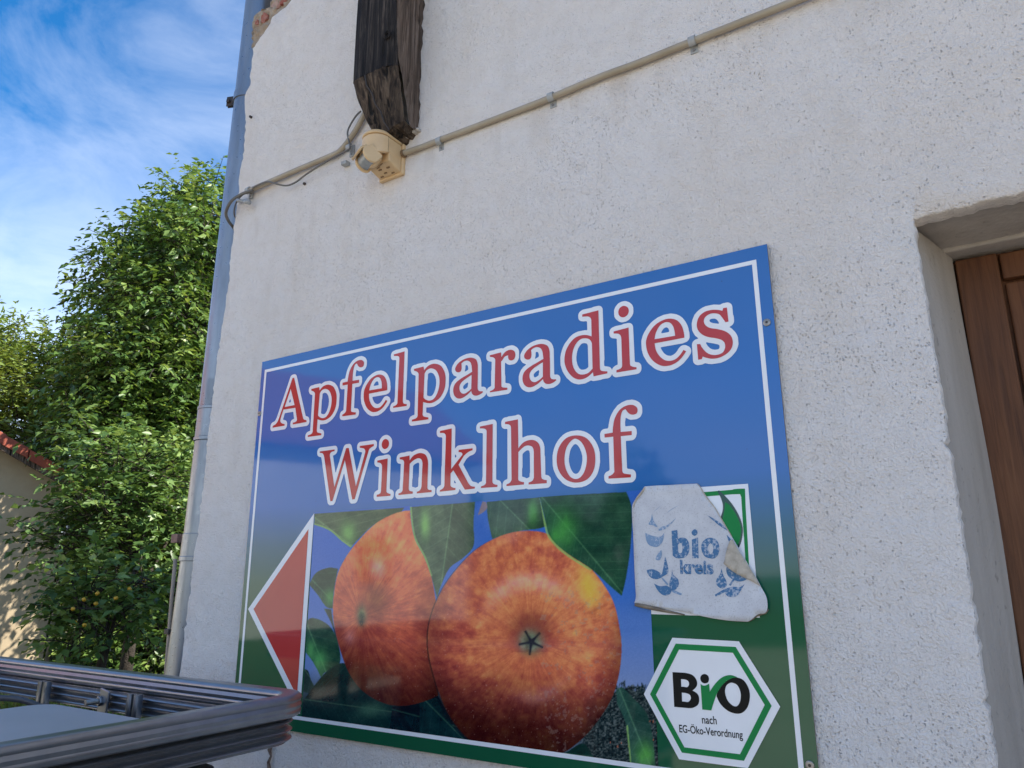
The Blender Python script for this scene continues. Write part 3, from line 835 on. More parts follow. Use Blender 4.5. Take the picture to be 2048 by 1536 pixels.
# swivelling head, looking down towards the yard on the left
hc = Vector((sxc - 0.004, -0.078, z0s + 0.018))
dv = Vector((-0.30, -0.62, -0.72)).normalized()               # where it looks
hx = dv.cross(Vector((0, 0, 1))).normalized(); hz = hx.cross(dv)
MH = Matrix((hx, dv, hz)).transposed()
def hpt(x, y, z): return tuple(hc + MH @ Vector((x, y, z)))
c = MB(); V = []; F = []; nu, nv = 16, 20
for i in range(nu + 1):
    ph = math.pi * i / nu
    for k in range(nv):
        th = 2 * math.pi * k / nv
        x = 0.033 * math.sin(ph) * math.cos(th); z = 0.030 * math.sin(ph) * math.sin(th); y = -0.034 * math.cos(ph)
        y = min(y, 0.020); V.append(hpt(x, y, z))
for i in range(nu):
    for k in range(nv): F.append((i*nv+k, i*nv+(k+1)%nv, (i+1)*nv+(k+1)%nv, (i+1)*nv+k))
head_o = mk('sensor_head', V, F, IVORY, sens, True)
# hooded lens: two cheeks, brow and curved window
for sgn in (-1, 1):
    c = MB(); P = []
    for i in range(15):
        a = math.radians(-100 + 200 * i / 14); P.append((0.016 + 0.020 * math.cos(a), 0.026 * math.sin(a)))
    P += [(-0.01, 0.022), (-0.01, -0.022)]
    xa, xb = (0.026, 0.034) if sgn > 0 else (-0.034, -0.026)
    V = [hpt(xa, p[0], p[1]) for p in P] + [hpt(xb, p[0], p[1]) for p in P]; n = len(P)
    c.add(V, [tuple(range(n)), tuple(range(2*n-1, n-1, -1))] + [(i, (i+1)%n, n+(i+1)%n, n+i) for i in range(n)])
    o = c.build('cheek', IVORY, head_o, bevel=0.0025); smooth_by_angle(o, 35)
c = MB(); V = []; F = []
for i in range(13):
    a = math.radians(-75 + 150 * i / 12)
    for x in (-0.026, 0.026): V.append(hpt(x, 0.015 + 0.015 * math.cos(a), 0.021 * math.sin(a)))
for i in range(12): F.append((2*i, 2*i+1, 2*i+3, 2*i+2))
o = mk('lens', V, F, LENS, head_o, True)
c = MB(); V = []; F = []
for i in range(7):
    a = math.radians(60 + 60 * i / 6)
    for x in (-0.030, 0.030): V.append(hpt(x, 0.014 + 0.026 * math.cos(a - 0.3), 0.026 * math.sin(a)))
for i in range(6): F.append((2*i, 2*i+1, 2*i+3, 2*i+2))
o = mk('brow', V, F, IVORY, head_o, True); m = o.modifiers.new('solid', 'SOLIDIFY'); m.thickness = 0.006
for dx, dz in ((0.010, -0.004), (-0.010, -0.004)):
    s = MB(); cc = [hpt(dx + 0.006 * math.cos(a), 0.004, -0.0325 + 0.0 * math.sin(a) + 0.0) for a in (0, 1)]
    pts = [Vector(hpt(dx + 0.0055 * math.cos(a), -0.004 + 0.0055 * math.sin(a), -0.0335)) for a in np.linspace(0, 2 * math.pi, 13)]
    s.tube(pts, 0.0011, 5); s.build('dial', IVORYDARK, head_o)
s = MB(); s.tube([(sx1 + 0.002, yc, 2.519), (sx1 + 0.008, yc, 2.519)], [0.012, 0.0115], 12); s.build('cable_entry', IVORYDARK, sens)
s = MB(); q = aty(688, 326, -0.002); s.box((q[0]-.010, -0.006, q[2]-.006), (q[0]+.012, WALLY, q[2]+.006)); s.build('fixing_tab', CLIP, sens, bevel=0.002)
# bits on the wall: plugged holes and nails
for (px, py, r, nm, lab) in ((518, 372, 0.0, '', ''), (608, 367, 0.0045, 'wall_hole', 'tiny dark drilled hole below the grey corner conduit'), (500, 233, 0.0045, 'nail', 'small dark nail in the wall near the broken corner')):
    if r:
        p = aty(px, py, WALLY - 0.004); s = MB(); s.tube([(p[0], WALLY - 0.0055, p[2]), (p[0], WALLY + 0.004, p[2])], r, 10)
        tag(s.build(nm, BLACKMETAL), lab, 'nail' if nm == 'nail' else 'hole')

# crack with crumbling brown filler under the sign
ckp = [(546, 1488), (541, 1500), (544, 1512), (539, 1524), (541, 1540), (538, 1570), (541, 1620)]
c = MB(); V = []; F = []
for k, (a, b) in enumerate(ckp):
    p_ = aty(a, b, WALLY - 0.004); w_ = 0.006 + 0.0025 * math.sin(k * 2.1)
    V += [(p_[0] - w_, WALLY - 0.0075, p_[2]), (p_[0] - w_ * .2, WALLY - 0.0062, p_[2]), (p_[0] + w_, WALLY - 0.0072, p_[2])]
for k in range(len(ckp) - 1):
    F += [(3*k, 3*k+1, 3*k+4, 3*k+3), (3*k+1, 3*k+2, 3*k+5, 3*k+4)]
mk('crack_filler', V, F, make_simple('rusty_filler', (0.10, 0.05, 0.03), (0.30, 0.22, 0.16), 110, 0.95, 0.8, 0.004), house)
# ---------------------------------------------------------------- the sign
SX0, SX1, SZ0, SZ1 = -1.8035, -0.3025, 0.9825, 1.992
sign = empty('apple_sign', (SX0, 0.0, SZ0), 'large blue and green farm sign with two apples and a red arrow', 'sign')
YF = 0.0                                               # front of the print
p = MB(); p.box((SX0, YF, SZ0), (SX1, YF + 0.0042, SZ1)); panel = p.build('panel', SIGN, sign)
panel.data.materials.append(PANELEDGE)
for f in panel.data.polygons:
    if f.normal.y > -0.5: f.material_index = 1
for x in np.linspace(SX0 + 0.25, SX1 - 0.25, 3):
    s = MB(); s.box((x - 0.012, YF + 0.0044, SZ0 + 0.05), (x + 0.012, WALLY, SZ1 - 0.05)); s.build('batten', BEAMSIDE, sign)

def parse(s):
    out = []
    for t in s.split():
        c = t.endswith('!'); a, b = t.rstrip('!').split(','); out.append((float(a), float(b), c))
    return out
def smooth_path(s, ox, oy, sc, n=6):
    """closed outline; '!' marks a sharp corner; zoom coordinates -> photo pixels"""
    P = parse(s); N = len(P); out = []
    Q = [np.array((a, b)) for a, b, _ in P]; C = [c for _, _, c in P]
    for i in range(N):
        p1, p2 = Q[i], Q[(i+1) % N]
        if C[i] and C[(i+1) % N]:
            out.append(p1); continue
        p0 = p1 if C[i] else Q[i-1]; p3 = p2 if C[(i+1) % N] else Q[(i+2) % N]
        d = np.linalg.norm(p2 - p1) + 1e-6
        m1 = (p2 - p0) * (d / (np.linalg.norm(p2 - p1) + np.linalg.norm(p1 - p0) + 1e-6)) if not C[i] else None
        m2 = (p3 - p1) * (d / (np.linalg.norm(p3 - p2) + np.linalg.norm(p2 - p1) + 1e-6)) if not C[(i+1) % N] else None
        if m1 is None: m1 = (p2 - p1) * 1.5 - (m2 * 0.5)
        if m2 is None: m2 = (p2 - p1) * 1.5 - (m1 * 0.5)
        for k in range(n):
            t = k / n
            out.append((2*t**3-3*t*t+1)*p1 + (t**3-2*t*t+t)*m1 + (-2*t**3+3*t*t)*p2 + (t**3-t*t)*m2)
    return [(ox + q[0] / sc, oy + q[1] / sc) for q in out]
def to_plane(pts, y=YF):
    return [(lambda w: (w[0], w[2]))(aty(a, b, y)) for a, b in pts]
def flat_fill(name, loops, mat, parent, y, depth=0.0, hfun=None):
    """filled outlines with holes, lying in the plane of the sign"""
    cu = bpy.data.curves.new(name, 'CURVE'); cu.dimensions = '2D'; cu.fill_mode = 'BOTH'
    off = origin_of(parent)
    for lp in loops:
        sp = cu.splines.new('POLY'); sp.points.add(len(lp) - 1); sp.use_cyclic_u = True
        for q, (a, b) in zip(sp.points, lp): q.co = (a - off.x, b - off.z, 0, 1)
    tmp = bpy.data.objects.new('tmp', cu); COL.objects.link(tmp)
    dg = bpy.context.evaluated_depsgraph_get(); dg.update()
    me = bpy.data.meshes.new_from_object(tmp.evaluated_get(dg))
    bpy.data.objects.remove(tmp); bpy.data.curves.remove(cu)
    me.name = name; me.materials.clear(); me.materials.append(mat)
    n = len(me.vertices); co = np.empty(n * 3); me.vertices.foreach_get('co', co); co = co.reshape(-1, 3)
    yy = np.full(n, y - off.y)
    if hfun is not None:
        yy = np.array([hfun(a + off.x, b + off.z) for a, b in co[:, :2]]) + y - off.y
    co2 = np.stack([co[:, 0], yy, co[:, 1]], 1)
    me.vertices.foreach_set('co', co2.ravel()); me.update()
    bm = bmesh.new(); bm.from_mesh(me)
    for f in bm.faces:
        f.normal_update()
        if f.normal.y > 0: f.normal_flip()
    bm.to_mesh(me); bm.free()
    o = bpy.data.objects.new(name, me); COL.objects.link(o); o.parent = parent
    return o
# offset outlines: distance field on a fine raster, then its contour
def inside_mask(loops, X, Z):
    m = np.zeros(X.shape, bool)
    for lp in loops:
        P = np.array(lp); a = P; b = np.roll(P, -1, 0)
        c = np.zeros(X.shape, bool)
        for (x1, z1), (x2, z2) in zip(a, b):
            if z1 == z2: continue
            cond = ((z1 > Z) != (z2 > Z)) & (X < (x2 - x1) * (Z - z1) / (z2 - z1) + x1)
            c ^= cond
        m ^= c
    return m
def dilate_loops(loops, r, h=0.0012):
    A = np.array([q for lp in loops for q in lp])
    x0, z0 = A.min(0) - r - 4*h; x1, z1 = A.max(0) + r + 4*h
    xs = np.arange(x0, x1, h); zs = np.arange(z0, z1, h)
    X, Z = np.meshgrid(xs, zs)
    m = inside_mask(loops, X, Z)
    k = int(r / h) + 3; BIG = 1e6
    d1 = np.full(m.shape, BIG)
    for dz in range(-k, k + 1):
        sh = np.zeros_like(m)
        if dz >= 0: sh[dz:, :] = m[:m.shape[0]-dz, :]
        else: sh[:dz, :] = m[-dz:, :]
        d1 = np.minimum(d1, np.where(sh, dz * dz, BIG))
    d2 = np.full(m.shape, BIG)
    for dx in range(-k, k + 1):
        sh = np.full(m.shape, BIG)
        if dx >= 0: sh[:, dx:] = d1[:, :d1.shape[1]-dx]
        else: sh[:, :dx] = d1[:, -dx:]
        d2 = np.minimum(d2, sh + dx * dx)
    D = np.sqrt(np.minimum(d2, (k + 2) ** 2)) * h
    for _ in range(2):
        D[1:-1, 1:-1] = (D[1:-1,1:-1]*4 + D[:-2,1:-1] + D[2:,1:-1] + D[1:-1,:-2] + D[1:-1,2:]) / 8
    return contour(D - r, xs, zs)
def contour(F, xs, zs):
    """zero contours of F (negative inside) as closed loops"""
    ny, nx = F.shape; segs = {}
    S = F < 0
    code = S[:-1,:-1]*1 + S[:-1,1:]*2 + S[1:,1:]*4 + S[1:,:-1]*8
    T = {1:[(3,0)],2:[(0,1)],3:[(3,1)],4:[(1,2)],5:[(3,2),(1,0)],6:[(0,2)],7:[(3,2)],8:[(2,3)],9:[(2,0)],10:[(0,3),(2,1)],11:[(2,1)],12:[(1,3)],13:[(1,0)],14:[(0,3)]}
    def key(j, i, e):
        return {0: ('h', j, i), 1: ('v', j, i+1), 2: ('h', j+1, i), 3: ('v', j, i)}[e]
    pos = {}
    def pt(kk):
        if kk in pos: return pos[kk]
        t, j, i = kk
        if t == 'h':
            a, b = F[j, i], F[j, i+1]; w = a / (a - b); p = (xs[i] + w*(xs[1]-xs[0]), zs[j])
        else:
            a, b = F[j, i], F[j+1, i]; w = a / (a - b); p = (xs[i], zs[j] + w*(zs[1]-zs[0]))
        pos[kk] = p; return p
    nxt = {}
    for j, i in zip(*np.nonzero((code > 0) & (code < 15))):
        for a, b in T[int(code[j, i])]:
            nxt[key(j, i, a)] = key(j, i, b)
    loops = []
    while nxt:
        st = next(iter(nxt)); cur = st; lp = []
        while cur in nxt:
            lp.append(pt(cur)); cur = nxt.pop(cur)
        if len(lp) > 12: loops.append(lp[::2])
    return loops

Z1 = (530, 690, 6.8267); Z2 = (780, 650, 6.8267); Z3 = (1030, 600, 7.68); Z4 = (1230, 590, 7.5852); Z5 = (630, 840, 6.8267); Z6 = (860, 790, 4.5511)
GL = {
 'A': (Z1, ["380,452! 402,450! 521,985 530,1012 548,1022 570,1027! 572,1052! 383,1086! 384,1062! 425,1048 440,1025 436,985! 418,858! 255,883! 217,1005 212,1040 228,1066 272,1080! 270,1102! 108,1130! 110,1105! 145,1085 170,1055 195,1000!", "355,600! 408,820! 272,848!"]),
 'p': (Z1, ["637,602! 745,575! 750,622! 800,565 868,542 935,570 975,650 982,745 965,860 915,960 850,1015 790,1032 722,1015! 712,1150! 712,1180 722,1195 773,1208! 772,1232! 588,1257! 590,1234! 640,1213 655,1185 656,1165! 685,690! 685,660 670,638 638,625!", "752,665! 780,620 830,600 880,625 910,700 912,790 890,890 845,975 795,1000 750,985 728,960!"]),
 'f': (Z6, ["1590,355! 1665,343! 1668,290 1685,210 1730,135 1790,97 1850,92 1888,120 1885,165 1850,180 1815,170 1782,130! 1755,145 1738,200 1735,280 1738,337! 1838,328! 1838,365! 1738,375! 1752,690! 1760,710 1785,718 1832,724! 1830,750! 1627,762! 1627,740! 1660,725 1680,700! 1670,380! 1592,388!"]),
 'e': (Z4, ["1055,650! 1045,560 1010,460 940,385 840,360 740,380 620,450 530,560 478,680 478,790 510,900 580,1000 680,1065 770,1080 880,1055 990,980 1083,855! 1040,835! 990,910 920,975 840,1000 760,990 680,930 625,840 605,735!", "603,673! 625,570 690,460 770,415 840,425 890,490 915,620!"]),
 'l': (Z1, ["1763,130! 1910,88! 1885,765! 1890,790 1905,803 1940,808! 1938,833! 1752,860! 1755,840! 1795,820 1812,795! 1838,190! 1835,165 1815,152 1765,152!"]),
 'a': (Z2, ["1125,640! 1060,680 970,735 895,800 867,880 880,960 920,1000 970,1005 1030,975 1085,930 1113,900! 1125,940 1150,962 1190,965 1240,945 1272,920! 1270,905! 1225,903 1205,885 1200,850! 1203,600 1200,530 1180,475 1140,452 1085,448 1000,475 930,530 895,590 900,630 930,648 965,638 980,605 982,555 978,530! 1010,500 1060,488 1100,510 1118,560!", "1118,683! 1060,720 990,775 955,830 955,890 980,930 1020,938 1070,910 1113,870!"]),
 'r': (Z2, ["1366,415! 1520,375! 1525,440! 1570,375 1620,345 1665,340 1705,365 1715,415 1700,465 1665,485 1630,478 1617,450 1617,415! 1570,435 1535,485 1520,500! 1525,825! 1530,845 1550,853 1607,858! 1605,885! 1368,922! 1370,902! 1410,885 1432,860! 1440,500! 1437,465 1415,445 1368,437!"]),
 'd': (Z3, ["1035,225! 1285,160! 1308,1040! 1320,1080 1350,1092 1423,1097! 1422,1128! 1210,1175! 1200,1110! 1130,1175 1060,1212 980,1222 890,1185 810,1090 768,980 765,880 790,770 850,660 930,580 1020,545 1100,540 1180,560! 1175,310! 1165,280 1140,260 1105,255 1037,260!", "1185,665! 1150,610 1090,590 1020,600 950,660 900,760 880,880 890,1000 930,1090 990,1140 1060,1145 1130,1120 1195,1055!"]),
 'i': (Z3, ["1518,485! 1748,425! 1768,960! 1775,1005 1800,1022 1870,1035! 1870,1066! 1561,1116! 1562,1078! 1610,1062 1640,1040 1650,1005! 1637,610! 1628,555 1600,525 1570,518 1520,518!", "1678,92 1730,112 1752,165 1735,225 1690,262 1650,268 1608,245 1590,195 1605,135 1640,103"]),
 's': (Z4, ["1645,200! 1700,193! 1725,405! 1678,415! 1640,360 1590,300 1520,280 1440,290 1370,340 1350,400 1375,460 1440,500 1560,520 1680,555 1760,620 1790,710 1770,810 1700,890 1590,950 1480,968 1390,955 1335,935! 1320,975! 1265,985! 1245,748! 1295,745! 1330,810 1400,880 1480,910 1570,905 1640,870 1672,800 1665,730 1620,685 1540,660 1400,635 1310,590 1255,520 1245,430 1280,330 1360,260 1460,230 1560,228 1632,242!"]),
 'W': (Z5, ["70,430! 272,402! 270,425! 225,440 208,470 210,510! 268,915! 430,385! 465,382! 562,905! 690,440! 688,410 670,390 615,380! 617,355! 808,328! 806,355! 770,375 745,400 730,440! 545,1083! 512,1085! 412,548! 242,1108! 213,1110! 130,510! 120,475 105,455 70,450!"]),
 'n': (Z5, ["1160,512! 1295,485! 1297,555! 1340,495 1400,460 1455,452 1510,475 1540,530 1548,600! 1538,920! 1545,945 1560,953 1597,957! 1595,985! 1393,1003! 1395,980! 1430,965 1450,935 1458,900! 1472,600! 1462,550 1435,525 1400,525 1345,555 1297,600! 1283,930! 1290,960 1310,972 1340,977! 1338,1005! 1143,1025! 1145,1003! 1180,990 1200,960! 1220,600! 1218,565 1200,545 1162,538!"]),
 'k': (Z6, ["93,328! 200,305! 195,675! 285,560! 298,540 290,525 262,520! 264,500! 390,485! 390,503! 350,520 310,555! 262,635! 350,800! 375,828 412,835! 410,852! 320,862! 215,685! 190,715! 188,815! 195,835 235,848! 233,865! 92,880! 93,865! 118,853 133,830! 147,390! 145,365 130,348 94,347!"]),
 'h': (Z6, ["685,245! 803,222! 807,485! 850,435 900,412 950,412 990,440 1007,490! 1015,740! 1025,765 1065,775! 1065,803! 900,815! 900,797! 935,780 948,750! 947,520! 935,475 900,460 860,470 807,520! 805,755! 812,780 858,793! 857,815! 698,830! 700,812! 730,798 745,770! 740,310! 735,280 715,268 686,266!"]),
 'o': (Z6, ["1330,368 1420,390 1485,470 1507,570 1490,690 1430,770 1330,798 1240,770 1175,690 1155,590 1175,480 1240,395", "1325,398 1380,430 1420,510 1430,590 1410,690 1370,750 1325,765 1275,740 1235,660 1227,570 1245,480 1285,420"]),
}
GP = {k: [to_plane(smooth_path(s, *z)) for s in lst] for k, (z, lst) in GL.items()}
def shift(loops, dx, dz): return [[(a + dx, b + dz) for a, b in lp] for lp in loops]
def place(ch, px, py, idx):
    """copy of a glyph moved so that outline point idx falls on a photo pixel"""
    z, lst = GL[ch]; q = parse(lst[0])[idx]
    src = aty(z[0] + q[0] / z[2], z[1] + q[1] / z[2], YF); dst = aty(px, py, YF)
    return shift(GP[ch], dst[0] - src[0], dst[2] - src[2])
zpx = lambda Z, a, b: (Z[0] + a / Z[2], Z[1] + b / Z[2])
LINE1 = [('A', GP['A']), ('p', GP['p']), ('f', place('f', *zpx(Z1, 1058, 975), 24)), ('e', place('e', *zpx(Z1, 1672, 618), 0)), ('l', GP['l']),
         ('p', place('p', *zpx(Z2, 302, 1320), 18)), ('a', GP['a']), ('r', GP['r']), ('a', place('a', *zpx(Z3, 440, 905), 0)), ('d', GP['d']), ('i', GP['i']), ('e', GP['e']), ('s', GP['s'])]
LINE2 = [('W', GP['W']), ('i', place('i', *zpx(Z5, 845, 1050), 7)), ('n', GP['n']), ('k', GP['k']), ('l', place('l', *zpx(Z6, 465, 847), 7)), ('h', GP['h']), ('o', GP['o']), ('f', GP['f'])]
letter_all = []
for ln in (LINE1, LINE2):
    for ch, loops in ln:
        body = flat_fill('letter', loops, PRED, sign, YF - 0.0012)
        letter_all += loops
        h_out = dilate_loops(loops, 0.0112)
        flat_fill('letter_outline', h_out, PWHITE, body, YF - (0.0006 + 0.00004 * (len(letter_all) % 5)))

# white border line
WX0, WX1, WZ0, WZ1 = -1.7880, -0.3255, 1.0112, 1.9645
t = 0.0088
flat_fill('border_line', [[(WX0,WZ0),(WX1,WZ0),(WX1,WZ1),(WX0,WZ1)], [(WX0+t,WZ0+t),(WX1-t,WZ0+t),(WX1-t,WZ1-t),(WX0+t,WZ1-t)]], PWHITE, sign, YF - 0.0005)
# arrow
ar = flat_fill('arrow', [to_plane([(618,1058),(508,1218),(595,1393)])], PARROW, sign, YF - 0.0017)
flat_fill('arrow_outline', [to_plane([(629,1026.5),(497,1218),(600.5,1428.5)])], PWHITE, ar, YF - 0.0013)
# screws
for (sx, sz) in ((-0.3164, 1.831), (-0.3153, 1.054), (-1.7945, 1.8305)):
    s = MB(); s.tube([(sx, YF + 0.001, sz), (sx, YF - 0.0028, sz), (sx, YF - 0.0034, sz)], [0.0075, 0.0072, 0.0055], 16); so = s.build('screw', SCREW, sign)
    s = MB(); s.tube([(sx, YF - 0.0030, sz), (sx, YF - 0.0037, sz)], 0.0028, 6); s.build('recess', BLACKMETAL, so)

# ---------------------------------------------------------------- printed photograph of the apples
def vnoise(x, y, seed=0):
    xi = np.floor(x).astype(np.int64); yi = np.floor(y).astype(np.int64); fx = x - xi; fy = y - yi
    def hsh(a, b):
        n = (a * 374761393 + b * 668265263 + seed * 974711) & 0x7fffffff
        n = ((n ^ (n >> 13)) * 1274126177) & 0x7fffffff
        return ((n ^ (n >> 16)) & 0xffff) / 65535.0
    ux = fx*fx*(3-2*fx); uy = fy*fy*(3-2*fy)
    return (hsh(xi,yi)*(1-ux) + hsh(xi+1,yi)*ux)*(1-uy) + (hsh(xi,yi+1)*(1-ux) + hsh(xi+1,yi+1)*ux)*uy
def fbm(x, y, o=4, seed=0):
    s = 0; a = 0.5; t = 0
    for k in range(o):
        s = s + a * vnoise(x * 2**k, y * 2**k, seed + k * 7); t += a; a *= 0.55
    return s / t
def sst(x, a, b):
    t = np.clip((x - a) / (b - a), 0, 1); return t*t*(3-2*t)
def paint_photo():
    x0, x1, z0, z1 = -1.5335, -0.5835, 1.0200, 1.5270
    h = 0.00155
    nx = int((x1 - x0) / h) + 1; nz = int((z1 - z0) / h) + 1
    xs = np.linspace(x0, x1, nx); zs = np.linspace(z0, z1, nz)
    X, Zg = np.meshgrid(xs, zs)
    px = proj(np.stack([X, np.full_like(X, YF), Zg], -1)); U, W = px[..., 0], px[..., 1]
    soft = 0.9
    def poly(pts, s=None, o=None, wob=0.0):
        """soft-edged mask of an outline given in zoom coordinates"""
        lp = smooth_path(pts, *(s or (0, 0, 1)))
        A = U + wob * (fbm(U * .15, W * .15, 3, 5) - .5); B = W + wob * (fbm(U * .15, W * .15, 3, 9) - .5)
        acc = 0
        for dx, dy in ((-.4,-.4),(.4,-.4),(-.4,.4),(.4,.4)): acc = acc + inside_mask([lp], A + dx, B + dy)
        return acc / 4.0
    C = np.zeros(U.shape + (3,))
    def lay(mask, col):
        col = np.asarray(col, float)
        if col.ndim == 1: col = np.broadcast_to(col, C.shape)
        C[:] = C * (1 - mask[..., None]) + col * mask[..., None]
    def grad(t, stops):
        t = np.clip(t, 0, 1); P = [p for p, _ in stops]
        return np.stack([np.interp(t, P, [c[k] for _, c in stops]) for k in range(3)], -1)
    ZA = (460, 980, 2.954); ZB = (840, 980, 2.762)
    # sky behind
    lay(np.ones_like(U), grad((W - 1000) / 420, [(0, (44, 88, 176)), (.45, (52, 98, 180)), (.75, (92, 118, 176)), (1, (118, 132, 168))]))
    # orchard, far below, right and at the foot
    orch = sst(W + 26 * (fbm(U * .12, W * .12, 4, 3) - .5) + 10 * (vnoise(U * .5, W * .1, 2) - .5), 1368, 1378) * sst(U, 1140, 1175)
    tex = fbm(U * .28, W * .35, 4, 21)
    lay(orch, grad(tex, [(.25, (16, 24, 26)), (.5, (34, 44, 44)), (.72, (78, 86, 84)), (1, (110, 116, 112))]))
    red = (fbm(U * .14, W * .14, 2, 44) > .83) * orch * (W > 1440)
    lay(red * .9, (172, 92, 62))
    low = sst(W, 1330, 1420) * (1 - sst(U, 1100, 1180)); lay(low, (26, 48, 48))
    def leaf(pts, s, dark, mid, ax, ay, bx, by, bright=None, bcol=(84, 150, 60), seed=1, brad=24):
        m = poly(pts, s)
        d = np.array((bx - ax, by - ay), float); L = np.hypot(*d); d /= L
        along = (U - ax) * d[0] + (W - ay) * d[1]; across = (U - ax) * -d[1] + (W - ay) * d[0]
        n = fbm(U * .05, W * .05, 4, seed)
        c = grad(n * .8 + .2 * fbm(U * .22, W * .22, 3, seed + 9), [(.2, dark), (.75, mid), (1, [min(255, v * 1.25) for v in mid])])
        vein = np.abs(((along - np.abs(across) * .8) / 21.0) % 1.0 - .5)
        c = c * (1 + .16 * (sst(vein, .40, .5))[..., None])
        c = c * (1 - .12 * sst(-across, -1, 6)[..., None] + .0)
        c = c + (np.array((50, 66, 36)) * .5) * np.exp(-(across / 1.2) ** 2)[..., None]
        if bright:
            for (qx, qy, r1, r2) in bright:
                w = np.exp(-(((U - qx) / r1) ** 2 + ((W - qy) / r2) ** 2)) * (.7 + .6 * fbm(U * .12, W * .06, 3, seed + 3))
                c = c * (1 - np.clip(w * .8, 0, .8)[..., None]) + np.array(bcol) * np.clip(w * .8, 0, .8)[..., None]
        lay(m, c)
        return m
    leaf("500,140! 1030,105! 1000,140 860,200 760,290 715,340! 660,300 590,240 500,205!", ZA, (50, 74, 50), (84, 104, 70), 630, 1035, 705, 1092, [(697, 1066, 16, 22)], (110, 166, 76), 3)
    leaf("370,65! 660,40! 700,200! 650,215 560,225 400,270! 375,150", ZB, (34, 58, 46), (62, 88, 66), 1000, 1000, 1060, 1060, [(1066, 1025, 11, 26)], (72, 148, 62), 13)
    leaf("1065,100! 1450,70! 1440,200 1440,330 1380,400 1300,460 1250,560 1225,640! 1190,510 1150,400 1090,280!", ZA, (40, 66, 50), (76, 100, 72), 905, 1010, 880, 1190, [(850, 1050, 10, 30)], (120, 178, 84), 23)
    leaf("470,560! 510,490 580,460 640,465! 615,600 608,700! 570,690 520,620", ZA, (26, 56, 44), (52, 84, 58), 630, 1165, 668, 1205, [(662, 1195, 12, 16)], (70, 140, 62), 33)
    leaf("555,700! 600,705! 612,790 640,900 660,1010! 640,930 605,800", ZA, (30, 50, 44), (48, 70, 56), 650, 1220, 682, 1320, None, (70, 140, 62), 36)
    leaf("450,830! 470,760 540,770 610,830 650,960 650,1030! 560,1080 540,1110! 500,1030 450,960!", ZA, (28, 58, 46), (56, 90, 64), 615, 1250, 655, 1350, [(640, 1322, 14, 24), (622, 1300, 8, 18)], (80, 156, 80), 43)
    leaf("425,1060! 460,1065 480,1120 500,1160! 520,1150 500,1200 430,1190!", ZA, (30, 46, 44), (46, 66, 58), 610, 1340, 640, 1380, None, (70, 140, 62), 47)
    leaf("425,1260! 520,1130 600,1050 680,1025 760,1150 830,1220 960,1270! 960,1330 930,1410! 700,1390! 425,1350!", ZA, (16, 34, 36), (30, 54, 50), 620, 1400, 760, 1420, [(742, 1420, 30, 16)], (54, 92, 70), 53)
    leaf("960,1280! 1230,1215! 1300,1330 1420,1480! 1400,1500! 940,1430!", ZA, (12, 22, 28), (22, 38, 42), 790, 1420, 940, 1460, None, (70, 140, 62), 63)
    leaf("0,1170! 90,1150! 200,1330 280,1400! 0,1400!", ZB, (14, 30, 34), (26, 50, 50), 850, 1400, 930, 1480, None, (70, 140, 62), 66)
    leaf("1085,1105! 1115,1085! 1180,1150 1260,1250 1300,1510! 1310,1560! 1165,1540! 1140,1300 1090,1180!", ZB, (26, 58, 48), (52, 84, 72), 1240, 1380, 1300, 1530, [(1290, 1510, 20, 26)], (84, 160, 60), 73)
    leaf("300,1395! 560,1440 780,1460 900,1400 960,1480! 960,1560! 300,1560!", ZB, (14, 40, 36), (24, 56, 48), 980, 1490, 1160, 1510, None, (70, 140, 62), 83)
    # ---- apples
    def apple(pts, s, cx, cy, rx, ry, tilt, kind):
        m = poly(pts, s)
        ca, sa = math.cos(tilt), math.sin(tilt)
        a = ((U - cx) * ca + (W - cy) * sa) / rx; b = (-(U - cx) * sa + (W - cy) * ca) / ry
        rr = np.hypot(a, b); th = np.arctan2(b, a)
        n1 = fbm(U * .022, W * .022, 4, kind * 100 + 1); n2 = fbm(U * .09, W * .09, 4, kind * 100 + 11)
        stripe = fbm(th * 9.0 + 40 + n1 * 1.4, rr * 2.6 + n2 * .5, 4, kind * 100 + 21)
        stripe2 = fbm(th * 34.0 + 90, rr * 6.5, 4, kind * 100 + 31)
        blotch = fbm(U * .05, W * .06, 5, kind * 100 + 41)
        return m, a, b, rr, th, n1, n2, stripe, stripe2, blotch
    # left apple
    m, a, b, rr, th, n1, n2, stp, stp2, bl = apple("1040,122! 960,145 860,200 760,300 690,390 640,490 615,620 612,760 640,900 690,1050 750,1150 830,1220 930,1265 1030,1275 1130,1255 1230,1215! 1260,1000! 1215,640! 1190,510 1150,400 1090,280 1065,120!", ZA, 724, 1234, 110, 150, 0.0, 1)
    red_amt = np.clip(.30 + (stp - .5) * .30 + (stp2 - .5) * .42 + (bl - .5) * .5 + (n2 - .5) * .3 + .12 + .38 * sst(W, 1040, 1300), 0, 1)
    c = grad(red_amt, [(0, (220, 150, 84)), (.3, (208, 118, 66)), (.6, (186, 84, 56)), (1, (146, 54, 46))])
    sh = 1.0 - .62 * sst(W - 0.35 * (U - 760), 1230, 1420) - .36 * sst(U - .12 * (W - 1200), 800, 880) * sst(W, 1080, 1300)
    sh *= 1 - .30 * np.exp(-((U - 752) / 26) ** 2 - ((W - 1200) / 40) ** 2)
    c = c * np.clip(sh * 1.10, .22, 1.2)[..., None]
    hl = np.exp(-((U - 756) / 17) ** 2 - ((W - 1138) / 24) ** 2) * (.5 + .7 * n2) + .55 * np.exp(-((U - 700) / 11) ** 2 - ((W - 1272) / 17) ** 2) * (.5 + n2)
    c = c + np.array((90, 110, 120)) * np.clip(hl * .55, 0, .8)[..., None]
